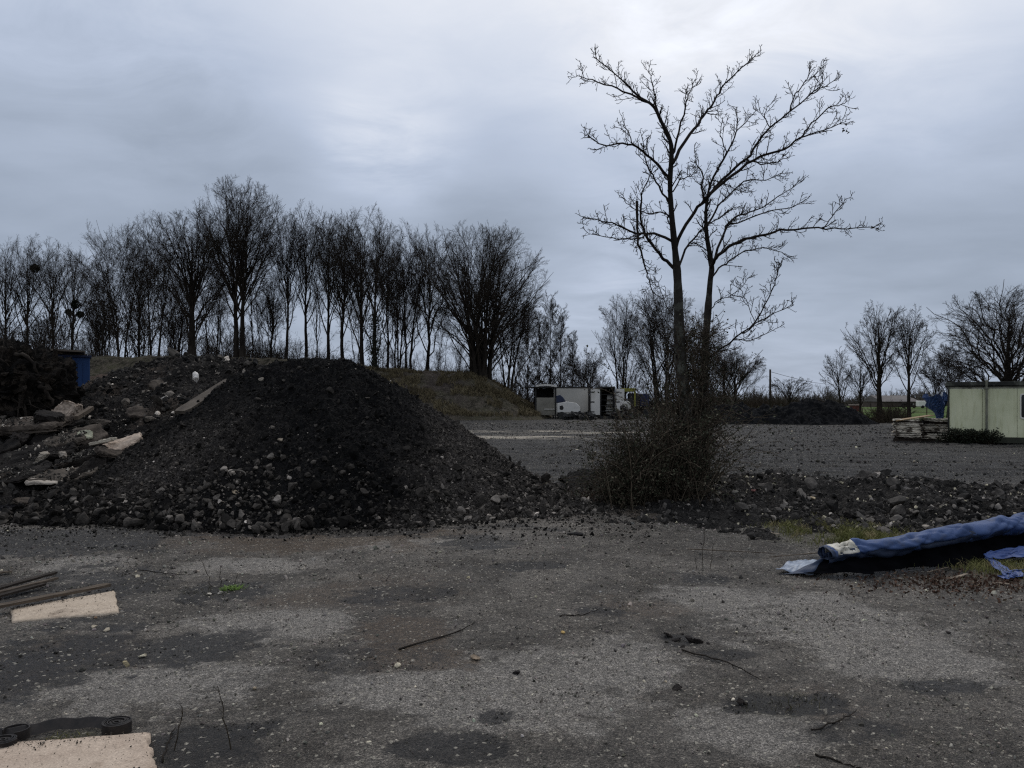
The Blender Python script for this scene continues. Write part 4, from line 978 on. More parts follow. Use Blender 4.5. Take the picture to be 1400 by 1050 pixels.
# slabs: irregular plates
def slab(name, cen, w, l, th, rot, mat, label, seed, cat='slab', rag=.12, n=72, col=None, bump=.05, parent=None):
    rng = np.random.default_rng(seed); a = np.arange(n)/n*2*np.pi
    # superellipse outline with ragged edge
    c, s = np.cos(a), np.sin(a); e = .35
    e = .55; rg = 1+.28*fbm(c*1.6+seed, s*1.6, 4, seed, .65)+.10*fbm(c*7+seed, s*7, 3, seed+5, .7)
    ox = np.sign(c)*np.abs(c)**e*w/2*rg; oy = np.sign(s)*np.abs(s)**e*l/2*rg
    rings = []; 
    for sc, z in ((.0, th), (.2, th), (.4, th), (.6, th), (.8, th), (.93, th), (1., th*.8), (1.03, th*.55), (.97, th*.4), (1.02, th*.15), (.92, 0)):
        p = np.stack([ox*sc, oy*sc, np.full(n, z)], 1)
        p[:, 2] += bump*fbm(p[:, 0]*5+seed, p[:, 1]*5, 4, seed, .6)*(1 if z >= th*.8 else .4)
        p += rng.normal(0, th*.05, p.shape)*(sc > .9)
        rings.append(p)
    V = np.concatenate(rings); Q = []
    for r in range(len(rings)-1):
        i = np.arange(n); j = (i+1) % n; Q.append(np.stack([r*n+i, (r+1)*n+i, (r+1)*n+j, r*n+j], 1))
    bot = np.array([list(range((len(rings)-1)*n+n-1, (len(rings)-1)*n-1, -1))])
    o = mesh_np(name, V, [np.concatenate(Q), bot], mat, False, parent, cols=None if col is None else np.tile(np.array(col, float), (len(V), 1)))
    o.location = [float(v) for v in cen]; o.rotation_euler = rot
    return tag(o, label, cat)
def speck(name, c1, c2, c3, c4_, sc):
    m, n, b, co = newmat(name, .9, .2); c1, c2, c3, c4_ = map(wb, (c1, c2, c3, c4_))
    c = n.mix(n.mr(n.noise(co, 4, 7, .65), .35, .65), c1, c2); c = n.mix(n.mr(n.noise(co, 2.2, 6, .7), .54, .66), c, c3)
    f = n.noise(co, sc, 5, .75); c = n.mix(n.mr(f, .60, .72), c, c4_); c = n.mix(n.math('MULTIPLY', n.mr(f, .42, .30), .8), c, tuple(min(1, q*1.4) for q in c2))
    v = n.mr(n.noise(co, sc*2.6, 3, .7), .3, .7, .72, 1.25); mm = n.new('ShaderNodeVectorMath', operation='SCALE'); n.link(c, mm.inputs[0]); n.link(v, mm.inputs['Scale'])
    n.link(mm.outputs[0], b.inputs['Base Color']); n.link(n.bump(f, .8, .006), b.inputs['Normal']); return m
M['concrete'] = speck('old_concrete', (.40, .335, .29), (.52, .45, .395), (.30, .24, .20), (.10, .075, .055), 38)
M['asphalt'] = simple('broken_asphalt', (.007, .006, .006), (.026, .023, .021), 4, .92, .2, .9, 35, .02)
M['asphalt_top'] = simple('asphalt_top', (.035, .030, .027), (.11, .095, .084), 5, .92, .2, .9, 35, .02)
M['slab_grey'] = simple('slab_grey', (.055, .048, .042), (.115, .102, .090), 4, .9, .2, .6, 40, .01)
def quadplate(name, corners, th, mat, label, cat, seed=0, nx=40, ny=24, rag=.008, rough=.004, zoff=0.):
    """corners = 4 pts (world xy) near-left, near-right, far-right, far-left"""
    C = np.array(corners, float); u, v = np.meshgrid(np.linspace(0, 1, nx), np.linspace(0, 1, ny), indexing='ij')
    XY = ((1-u)*(1-v))[..., None]*C[0]+(u*(1-v))[..., None]*C[1]+(u*v)[..., None]*C[2]+((1-u)*v)[..., None]*C[3]
    edge = np.minimum(np.minimum(u, 1-u), np.minimum(v, 1-v)); em = (edge < 1e-6)
    XY[..., 0] += em*rag*fbm(XY[..., 0]*9, XY[..., 1]*9, 3, seed+1)*3; XY[..., 1] += em*rag*fbm(XY[..., 0]*9+5, XY[..., 1]*9, 3, seed+2)*3
    z = th+rough*fbm(XY[..., 0]*5, XY[..., 1]*5, 4, seed+3)-.3*th*em
    top = np.concatenate([XY, z[..., None]], -1).reshape(-1, 3)
    idx = np.arange(nx*ny).reshape(nx, ny); Q = np.stack([idx[:-1, :-1], idx[1:, :-1], idx[1:, 1:], idx[:-1, 1:]], -1).reshape(-1, 4)
    per = np.concatenate([idx[:, 0], idx[-1, 1:], idx[-2::-1, -1], idx[0, -2:0:-1]]); m = len(per)
    bot = top[per].copy(); bot[:, 2] = -.03; i = np.arange(m); j = (i+1) % m; N = nx*ny
    S_ = np.stack([per[i], N+i, N+j, per[j]], 1)
    V = np.concatenate([top, bot]); c = V[:, :2].mean(0); V[:, :2] -= c; 
    o = mesh_np(name, V, [Q, S_], mat, True); o.location = (float(c[0]), float(c[1]), float(gz(c[0], c[1]))+zoff)
    return tag(o, label, cat)
g = lambda a, b: GP(a, b)[:2]
quadplate('concrete_slab', [g(-260, 1090), g(215, 1090), g(202, 1009), g(-60, 1030)], .05, M['concrete'], 'pinkish concrete slab at the bottom left corner', 'concrete slab', 5, 60, 50, .012, .006)
M['board'] = speck('pale_board', (.40, .345, .29), (.52, .46, .40), (.24, .20, .165), (.08, .06, .05), 30)
quadplate('board', [g(18, 851), g(163, 839), g(156, 809), g(14, 834)], .022, M['board'], 'pale chipboard sheet lying on the gravel at left', 'board', 9, 40, 24, .006, .002)
def grit_on(o, corners, z, n_, seed, edge=None):
    q = np.random.default_rng(seed); C = np.array(corners, float); u = q.uniform(0.01, .99, n_); v = q.uniform(0.01, .99, n_)
    if edge: v = 1-np.abs(q.normal(0, .12, n_)); v = np.clip(v, .02, .99); u = q.beta(1, 1.6, n_)
    XY = ((1-u)*(1-v))[:, None]*C[0]+(u*(1-v))[:, None]*C[1]+(u*v)[:, None]*C[2]+((1-u)*v)[:, None]*C[3]
    g_ = q.lognormal(math.log(.05), .9, n_); p_ = np.concatenate([XY, np.full((n_, 1), z)], 1)-np.array([o.location.x, o.location.y, 0])
    scatter('grit', p_, np.clip(q.lognormal(math.log(.0024), .6, n_), .001, .012), np.stack([g_*1.1, g_, g_*.88], 1), M['stone'], RT1, RF1, seed, o)['kind'] = 'stuff'
for nm, cs, z_ in (('concrete_slab', [g(-260, 1090), g(215, 1090), g(202, 1009), g(-60, 1030)], .055), ('board', [g(18, 851), g(163, 839), g(156, 809), g(14, 834)], .026)):
    ob = bpy.data.objects[nm]; grit_on(ob, cs, z_, 260 if z_ > .05 else 120, 5); grit_on(ob, cs, z_, 500, 6, True)
def plank(name, a, b, w, th, label, mat=M['wood'], cat='plank', za=None, zb=None, seed=0, sag=0):
    a = np.array(a, float); b = np.array(b, float); L = np.linalg.norm(b-a); d = (b-a)/L; s = norm(np.cross(d, [0, 0, 1.])); up = np.cross(s, d)
    rng = np.random.default_rng(seed); k = 14; mb = MB(); V = []
    for i, t in enumerate(np.linspace(0, 1, k)):
        c = a+d*L*t+np.array([0, 0, -sag*math.sin(math.pi*t)]); ww = w*(1+.04*rng.normal())*.5
        if i in (0, k-1): ww *= rng.uniform(.7, .95)
        for (p, q) in ((-1, 0), (1, 0), (1, 1), (-1, 1)): V.append(c+s*ww*p+up*th*q+rng.normal(0, .0012, 3))
    Q = []
    for i in range(k-1):
        for e in range(4): Q.append([i*4+e, i*4+(e+1) % 4, i*4+4+(e+1) % 4, i*4+4+e])
    Q += [[3, 2, 1, 0], [4*k-4, 4*k-3, 4*k-2, 4*k-1]]
    V = np.array(V); c0 = a.copy(); 
    # local frame with x along the plank so the grain runs lengthwise
    Rm = np.stack([d, s, up], 1); Vl = (V-c0)@Rm
    o = mesh_np(name, Vl, np.array(Q), mat, False); o.location = [float(v) for v in c0]
    from mathutils import Matrix
    o.rotation_euler = Matrix([[float(q) for q in r] for r in Rm]).to_euler()
    return tag(o, label, cat)
def gp3(px, py, z=0):
    d = F*(CAMH-z)/(py-HOR); return np.array([X(px, d), d, z])
M['wood_dark'] = simple('dark_wood', (.016, .013, .011), (.045, .037, .031), 6, .9, .2, .6, 40, .006, (1, 12, 12))
plank('plank', gp3(-60, 842, .05), gp3(149, 801, .035), .085, .022, 'brown weathered plank lying over the edge of the pale board', seed=1)
plank('plank', gp3(-60, 822, .02), gp3(76, 784, .03), .07, .02, 'dark rotten plank, farthest back of the plank bundle', M['wood_dark'], seed=2)
plank('plank', gp3(-60, 826, .03), gp3(78, 792, .03), .05, .02, 'grey brown plank in the middle of the bundle', seed=3)
plank('plank', gp3(-60, 832, .02), gp3(60, 800, .02), .06, .02, 'dark plank nearest the pale board in the bundle', M['wood_dark'], seed=4)
plank('plank', gp3(-30, 787, .01), gp3(16, 782, .01), .05, .012, 'short pale lath at the left edge behind the plank bundle', seed=5)
for i, (a, b, w, lb) in enumerate([((1300, 792), (1322, 785), .03, 'pale wood splinter below the small blue tarpaulin'), ((1357, 797), (1380, 799), .035, 'short pale wood piece at the right edge below the blue scrap'),
                             ((1052, 762), (1122, 756), .018, 'thin wooden lath poking out left of the tarpaulin roll'), ((1044, 727), (1066, 731), .03, 'pale wooden strip by the grass strip'),
                             ((940, 751), (1060, 757), .012, 'long thin stick lying left of the tarpaulin roll'), ((1268, 783), (1297, 776), .012, 'thin grey stick under the tarpaulin')]):
    plank('wood_scrap', gp3(*a, .006), gp3(*b, .012), w, .008, lb, simple('scrap_wood%d' % i, (.16, .14, .12), (.3, .26, .22), 8, .9, .2) if i in (0, 1, 3) else M['wood'], 'wood scrap', seed=20+i)
def twig(pts, r, label, seed, mat=None):
    rng = np.random.default_rng(seed); W = np.array([gp3(a, b, .012) for a, b in pts]); W[:, 2] += gz(W[:, 0], W[:, 1])
    k = 12; t = np.linspace(0, len(W)-1, k); i = np.clip(t.astype(int), 0, len(W)-2); f = (t-i)[:, None]; L = W[i]*(1-f)+W[i+1]*f; L += rng.normal(0, .004, L.shape)
    mb = MB(); mb.tube(L, np.linspace(r, r*.4, k), 6); B, R_ = grow(L[None], np.full((1, k), r*.5), 3, .2, .9, .6, .2, 4, 0, .1, .8, rng); B[:, :, 2] = np.maximum(B[:, :, 2], .008); mb.add(*tubes(B, R_, 4))
    return tag(mb.build('fallen_twig', mat or M['bark'], None, True), label, 'twig')
twig([(545, 888), (600, 871), (632, 862), (648, 850)], .007, 'dark broken stick on the brown puddle stain', 1)
twig([(765, 845), (800, 843), (820, 835)], .005, 'thin twig lying above the ochre stone', 2)
twig([(930, 889), (990, 905), (1040, 932)], .006, 'long thin twig right of the dark clod cluster', 3)
twig([(1110, 1000), (1150, 985), (1170, 975)], .005, 'faint twig near the grey stone at lower right', 4)
twig([(190, 777), (230, 782), (262, 783)], .005, 'thin twig lying behind the weed tuft at left', 5)
twig([(220, 1040), (232, 1010), (240, 995)], .005, 'small curved twig right of the concrete slab', 6)
twig([(1115, 1030), (1190, 1052)], .006, 'dark twig at the bottom edge right of centre', 7)

# black strap: coil + ribbon + second coil
def strap():
    c1 = gp3(160, 1000, 0); root = empty('rubber_strap', (c1[0], c1[1], gz(c1[0], c1[1])), label='black rubber strap with a coiled end behind the concrete slab', cat='strap')
    off = np.array([c1[0], c1[1], gz(c1[0], c1[1])])
    m = simple('black_rubber', (.008, .007, .007), (.030, .025, .023), 14, .7, .35, .4, 50, .004)
    def ribbon(path, h, name, th=.004, tilt=0.0):
        path = np.array(path); k = len(path); T = norm(np.gradient(path, axis=0)); s = norm(np.cross(T, np.array([0, 0, 1.]))); up = np.array([0, 0, 1.])*math.cos(tilt)+s*math.sin(tilt)
        path = path+np.stack([.0035*fbm(np.arange(k)*.09, np.arange(k)*0., 3, 7), .0035*fbm(np.arange(k)*.09, np.arange(k)*0., 3, 8), 0*np.arange(k)], 1); hv = (h*(1+.16*fbm(np.arange(k)*.05, np.arange(k)*0.+2, 3, 9)))[:, None]
        V = np.concatenate([path-s*th, path+s*th, path+s*th+up*hv, path-s*th+up*hv]); i = np.arange(k-1)
        Q = np.concatenate([np.stack([a*k+i, a*k+i+1, b*k+i+1, b*k+i], 1) for a, b in ((0, 1), (1, 2), (2, 3), (3, 0))])
        caps = np.array([[0, k, 2*k, 3*k], [4*k-1, 3*k-1, 2*k-1, k-1]])
        return mesh_np(name, V, [Q, caps], m, False, root)
    t = np.linspace(0, 7*2*np.pi, 260); r = .012+.0078*t/(2*np.pi)*1.15
    ribbon(np.stack([r*np.cos(t), r*np.sin(t)*.9, .003+0*t], 1), .055, 'coil', .0028)
    # flat band running left
    pts = [gp3(165, 1004, .0), gp3(120, 998, 0), gp3(80, 1000, 0), gp3(45, 1008, 0), gp3(10, 1014, 0), gp3(-40, 1016, 0)]
    W = np.array(pts)-off; k = 40; tt = np.linspace(0, len(W)-1, k); i = np.clip(tt.astype(int), 0, len(W)-2); f = (tt-i)[:, None]
    W = W[i]*(1-f)+W[i+1]*f; W[:, 2] = .012+.006*np.abs(np.sin(tt*2.2)); W[:, 1] += .01+.005*np.sin(tt*3)
    ribbon(W, .055, 'band', .0025, .75)
    c2 = gp3(5, 1026, 0)-off; t = np.linspace(0, 6*2*np.pi, 220); r = .010+.0075*t/(2*np.pi)*1.2
    ribbon(np.stack([c2[0]+r*np.cos(t), c2[1]+r*np.sin(t)*.9, .003+0*t], 1), .06, 'coil', .0028)
    t = np.linspace(-1.2, 3.6, 40); c3 = gp3(22, 1010, 0)-off
    ribbon(np.stack([c3[0]+.06*np.cos(t), c3[1]+.05*np.sin(t), .01+0*t], 1), .05, 'loop', .0028)
strap()

# slabs and rocks on the left heap
def onheap(px, py, dd): return P(px, py, dd)
def sl(px, py, d, w, l, th, rot, mat, label, seed, nm='broken_slab', cat='slab', dz=0):
    x = X(px, d); z = float(np.maximum(heap_left(np.array([x]), np.array([float(d)]), False), pile_main(np.array([x]), np.array([float(d)]), False))[0])+dz
    zz = CAMH+(HOR-py)/F*d
    o = slab(nm, (x, d, zz), w, l, th, rot, mat, label, seed, cat)
    if w > .65:
        q = np.random.default_rng(seed); n_ = 420; a = q.uniform(0, 6.28, n_); r = np.sqrt(q.uniform(0, .95, n_)); g_ = q.lognormal(math.log(.03), 1., n_)
        g_ = np.where(q.uniform(size=n_) < .08, q.uniform(.25, .6, n_), g_)
        pts = np.stack([r*np.cos(a)*w*.48, r*np.sin(a)*l*.48, np.full(n_, th+.004)], 1)
        scatter('grit', pts, np.clip(q.lognormal(math.log(.012), .6, n_), .004, .05), np.stack([g_*1.05, g_, g_*.93], 1), M['stone'], RT1, RF1, seed, o)['kind'] = 'stuff'
    return o
sl(30, 588, 14.0, 1.5, .8, .16, (.22, -.06, .1), M['asphalt_top'], 'thick asphalt slab with gravelly top below the uprooted stump', 601)
sl(66, 578, 14.0, .45, .4, .18, (.3, .2, .5), M['asphalt'], 'dark asphalt lump right of the gravel-topped slab', 602)
sl(55, 622, 13.2, 1.25, .7, .08, (.5, -.34, .35), M['asphalt'], 'dark tilted asphalt slab in the middle left of the heap', 603)
sl(95, 605, 13.5, .7, .5, .12, (.4, -.25, .3), M['slab_grey'], 'grey tilted slab left of the pale tile pieces', 604)
sl(20, 650, 12.6, 1.2, .6, .07, (.45, -.16, -.1), M['asphalt'], 'lower dark asphalt slab at the left edge', 605)
sl(88, 652, 12.4, .95, .5, .06, (.3, -.12, .25), M['slab_grey'], 'flat grey-brown slab low on the left heap', 606)
sl(112, 630, 12.9, .8, .35, .10, (.35, -.30, .3), M['asphalt'], 'long dark slab under the grey stones on the left', 607)
sl(166, 609, 13.2, .62, .36, .05, (.5, -.35, .3), M['concrete'], 'pinkish broken concrete plate on the left slope', 608)
sl(142, 605, 13.1, .42, .10, .05, (.1, -.22, .2), simple('white_stick', (.4, .38, .34), (.55, .52, .46), 5, .8), 'long whitish stone piece left of the pinkish plate', 609)
sl(116, 596, 13.5, .24, .2, .03, (.7, 0, .3), simple('tile_green', (.28, .30, .24), (.4, .42, .34), 5, .8), 'pale greenish tile fragment on the left heap', 610)
sl(66, 659, 12.2, .55, .3, .04, (.2, -.05, .1), simple('pale_plate', (.28, .26, .24), (.42, .39, .36), 5, .8), 'pale flat stone plate low on the left', 611)
for i, (px, py, d, s_, c, lb) in enumerate([(28, 603, 13.6, .30, (.035, .031, .029), 'dark angular block under the gravel-topped slab'), (88, 640, 12.7, .22, (.07, .062, .056), 'grey-brown block between the dark slabs'), (135, 580, 14.4, .24, (.06, .053, .047), 'brown-grey block right of the boulder'), (55, 596, 13.9, .20, (.10, .09, .08), 'small grey block on the slope under the stump'), (160, 650, 12.4, .20, (.045, .04, .036), 'dark block low on the left slope'), (118, 668, 12.1, .17, (.09, .08, .072), 'grey block near the toe of the left heap'), (205, 575, 14.4, .16, (.12, .108, .096), 'pale grey block in the middle of the rubble slope')]):
    rock('block', px, py, (s_, s_*.7, s_*.55), c, lb, 700+i, d=d, cat='block')
q = np.random.default_rng(88)
LB = ['flat dark shard under the long gravel-topped slab', 'small dark plate poking up below the stump', 'thin dark plate left of the pinkish plate', 'broken dark plate above the flat grey-brown slab', 'dark shard at the toe of the left heap', 'tilted dark plate right of the grey tilted slab', 'small grey plate in the upper rubble slope', 'dark plate half buried in the middle of the rubble slope', 'grey shard left of the long concrete plank', 'upright dark shard at the left edge of the view', 'small plate beside the rounded black rock', 'dark plate below the pale flat stone']
for i, (px, py, d) in enumerate([(60, 604, 13.7), (100, 580, 14.4), (150, 622, 12.9), (120, 645, 12.5), (150, 668, 12.0), (125, 596, 13.6), (215, 530, 16.8), (190, 565, 15.0), (240, 590, 13.6), (12, 612, 13.4), (40, 690, 11.7), (70, 676, 11.9)]):
    sl(px, py, d, q.uniform(.3, .6), q.uniform(.2, .4), q.uniform(.04, .09), (q.uniform(.2, .9), q.uniform(-.5, .2), q.uniform(0, 1.5)), [M['asphalt'], M['asphalt_top'], M['slab_grey']][[0, 0, 1, 0, 0, 1, 2, 1, 2, 0, 1, 0][i]], LB[i], 660+i)
rock('rock', 8, 700, (.42, .34, .26), (.018, .017, .020), 'large rounded black rock at the left edge on the ground', 612, cat='rock', d=11.4, zf=gz)
rock('rock', 98, 572, (.33, .28, .42), (.36, .31, .275), 'large pale pinkish boulder beside the uprooted stump', 613, d=14.6, cat='rock')
rock('rock', 57, 630, (.16, .14, .12), (.30, .28, .25), 'rounded pale stone on the dark slabs, left one', 614, d=12.8, cat='rock')
rock('rock', 173, 552, (.16, .14, .12), (.20, .185, .17), 'grey stone in the middle of the left rubble slope', 615, d=15.5, cat='rock')
rock('rock', 85, 624, (.10, .1, .09), (.3, .28, .26), 'small rounded pale stone right of the larger pale stone', 616, d=12.8, cat='rock')
rock('rock', 85, 684, (.16, .10, .03), (.36, .33, .29), 'flat pale stone at the toe of the left heap', 617, d=12.0, cat='rock')
rock('plastic_lump', 267, 520, (.10, .08, .24), (.85, .86, .88), 'white plastic lump near the top of the rubble heap', 618, d=16.5, cat='plastic scrap')
rock('plastic_lump', 225, 546, (.12, .06, .06), (.62, .62, .62), 'small white scrap below the white plastic lump', 619, d=15.6, cat='plastic scrap')
for i, (px, py, d, s, c, lb) in enumerate([(383, 603, 12.1, .075, (.38, .34, .29), 'pale tan stone high in the middle of the black heap'), (487, 542, 13.0, .07, (.10, .1, .095), 'grey broken block on the upper right of the black heap'), (235, 614, 12.6, .045, (.45, .42, .36), 'small cream stone on the left shoulder of the black heap'),
    (420, 590, 12.3, .045, (.20, .19, .18), 'small grey stone right of the pale tan stone'), (530, 547, 13.1, .08, (.07, .065, .062), 'dull block near the right shoulder of the black heap'), (582, 587, 12.6, .09, (.05, .047, .045), 'flat dark stone on the right slope of the black heap'),
    (680, 637, 12.6, .09, (.08, .075, .072), 'dark block at the right toe of the black heap'), (470, 587, 12.2, .03, (.5, .48, .4), 'tiny white chip in the centre of the black heap'), (256, 683, 10.9, .04, (.45, .42, .35), 'cream stone near the left foot of the black heap'), (321, 675, 10.9, .07, (.22, .19, .15), 'tan stone at the front foot of the black heap'),
    (306, 717, 10.3, .05, (.4, .38, .33), 'pale pebble at the lowest front edge of the black heap'), (358, 520, 13.4, .08, (.36, .34, .31), 'pale elongated stone near the crest of the black heap')]):
    xx = X(px, d); zf = lambda a, b: pile_main(a, b, False)
    # march the ray to the surface
    ds = np.linspace(9.9, 14.5, 400); zz = CAMH+(HOR-py)/F*ds; hit = np.where(zz < pile_main(X(px, ds), ds, False))[0]
    if len(hit): d = float(ds[hit[0]])
    rock('stone', px, py, (s, s*.8, s*.6), c, lb, 640+i, d=d, zf=zf)
# leaning long slab/plank at the saddle between heaps
a = P(247, 566, 13.4); b = P(317, 522, 14.6)
plank('stone_plank', a, b, .30, .06, 'long flat grey concrete plank lying on the saddle between the heaps', M['slab_grey'], 'concrete plank', seed=31)
plank('wood_post', P(104, 574, 13.9), P(126, 560, 14.6), .08, .07, 'old grey timber sticking out right of the boulder', M['wood'], 'timber', seed=32)
# tyre-like ring on the heap
def ring():
    ds = np.linspace(9.9, 13.5, 400); zz = CAMH+(HOR-651)/F*ds; hit = np.where(zz < pile_main(X(324, ds), ds, False))[0]; d = float(ds[hit[0]])
    c = P(324, 651, d-.05); rng = np.random.default_rng(5); t = np.linspace(0, 2*np.pi, 30)
    pts = np.stack([.12*np.cos(t)*(1+.1*np.sin(3*t)), .02*np.sin(2*t)-.05*np.sin(t), .10*np.sin(t)*(1+.1*np.cos(2*t))], 1)
    mb = MB(); mb.tube(pts, .010, 6); o = mb.build('cable_loop', simple('grey_hose', (.10, .095, .09), (.2, .19, .18), 8, .8), None, True); o.location = [float(v) for v in c]
    tag(o, 'twisted grey loop of hose on the front of the black heap', 'hose')
ring()

# uprooted stump
def stump():
    rng = np.random.default_rng(71); c = P(20, 515, 15.4); 
    root = empty('uprooted_stump', (c[0], c[1], 1.1), label='huge black uprooted tree stump with soil-caked roots at the left edge', cat='tree stump')
    bm = bmesh.new(); bmesh.ops.create_icosphere(bm, subdivisions=6, radius=1); V = np.array([v.co[:] for v in bm.verts]); Fc = np.array([[v.index for v in f.verts] for f in bm.faces]); bm.free()
    th = np.arctan2(V[:, 2], V[:, 0]); u = V[:, 0]*2.2+V[:, 1]; w = V[:, 2]*2.2
    rr = 1+.26*fbm(u*1.0+5, w*1.0, 4, 72)+.22*np.abs(fbm(th*5+V[:, 1], V[:, 1]*5, 4, 73))+.16*fbm(u*4, w*4+V[:, 1]*4, 4, 74, .75)-.22*np.clip(.5-worley(u*1.6, w*1.6+V[:, 1], 75), 0, 1)
    V = V*rr[:, None]*np.array([1.12, .62, 1.0]); V[:, 2] += .75
    V[:, 2] += .25*V[:, 0]*-0.3
    mesh_np('root_ball', V, Fc[:, ::1], simple('root_soil', (.005, .005, .005), (.018, .016, .015), 3, .95, .1, 1, 9, .1, c3=(.035, .030, .026), sc3=4), False, root)
    mb = MB()
    for i in range(60):
        a = rng.uniform(-.3, 6.28); r0 = rng.uniform(.25, 1.0); p = np.array([1.1*r0*math.cos(a), -rng.uniform(.35, .62)*math.sqrt(max(.1, 1-r0*r0*.9)), .75+r0*math.sin(a)]); L_ = rng.uniform(.12, .42)
        mb.box((-L_, -.02-rng.uniform(0, .05), -.015), (L_, .05, rng.uniform(.01, .06)), rotm(*rng.normal(0, .8, 3)), p, jit=.012)
    mb.build('splinters', simple('split_wood', (.006, .005, .005), (.045, .039, .034), 6, .95, .1, .8, 25, .02, (1, 8, 8)), root)
    mb = MB(); n = 80
    for i in range(n):
        a = rng.uniform(-.3, 2*np.pi); r0 = rng.uniform(.2, .95); p = np.array([r0*1.0*math.cos(a), -rng.uniform(.45, .65)*math.sqrt(max(.05, 1-r0*r0)), .75+r0*.9*math.sin(a)])
        d = norm(np.array([math.cos(a), -rng.uniform(.1, .7), math.sin(a)])+rng.normal(0, .5, 3)); k = 8; L = rng.uniform(.25, .75); pts = [p]
        for j in range(k-1): d = norm(d+rng.normal(0, .16, 3)); pts.append(pts[-1]+d*L/(k-1))
        mb.tube(np.array(pts), np.linspace(rng.uniform(.008, .035), .004, k), 6)
    # thick trailing roots down left
    for (a_, b_, r) in (((-.9, -.5, 1.0), (-.2, -.9, -.15), .06), ((-.3, -.7, .6), (.2, -.95, -.2), .05), ((.7, -.4, .9), (1.05, -.5, .5), .05), ((.3, -.4, 1.5), (.75, -.5, 1.15), .045)):
        pts = bez(np.array(a_), np.array(a_)+[.1, -.2, .1], np.array(b_)+[0, 0, .3], np.array(b_), 9)+rng.normal(0, .02, (9, 3)); mb.tube(pts, np.linspace(r, r*.6, 9), 8)
    mb.build('roots', simple('root_bark', (.006, .005, .0045), (.036, .031, .027), 5, .9, .15, .6, 20, .02), root, True)
stump()
# blue container
def container():
    xr, d = X(123, 22), 22.; a_ = .52; root = empty('blue_container', (xr-2.5*math.cos(a_)-1.2*math.sin(a_), d-2.5*math.sin(a_)+1.2*math.cos(a_), .4), a_, label='blue metal container partly hidden behind the uprooted stump', cat='container')
    m = simple('blue_paint', (.006, .027, .085), (.009, .038, .12), 1.2, .6, .3, .1, 8, .01)
    mb = MB(); mb.box((-2.5, -1.2, 0), (2.5, 1.2, 2.56)); mb.build('body', m, root, bevel=.02)
    mb = MB()
    for i in range(24): mb.box((-2.4+i*.2, -1.23, .15), (-2.3+i*.2, -1.2, 2.4))
    mb.build('side_panel', m, root)
    mb = MB(); mb.box((-2.54, -1.25, 2.56), (2.54, 1.24, 2.62)); mb.build('top_rim', simple('blue_rim', (.008, .014, .04), (.014, .022, .06), 2, .6), root)
    o = MB(); o.box((-.5, -.9, 0), (.45, .9, .05), rotm(0, .03, .5)); q = o.build('roofing_sheet', M['slab_grey']); q.location = (float(X(86, 22)), d+.2, 3.10); tag(q, 'grey sheet lying on top of the blue container', 'sheet')
    z = MB(); z.box((-.35, -.6, -.06), (-.25, .6, 0)); z.box((.1, -.6, -.06), (.2, .6, 0)); b = z.build('batten', M['wood'], q)
container()

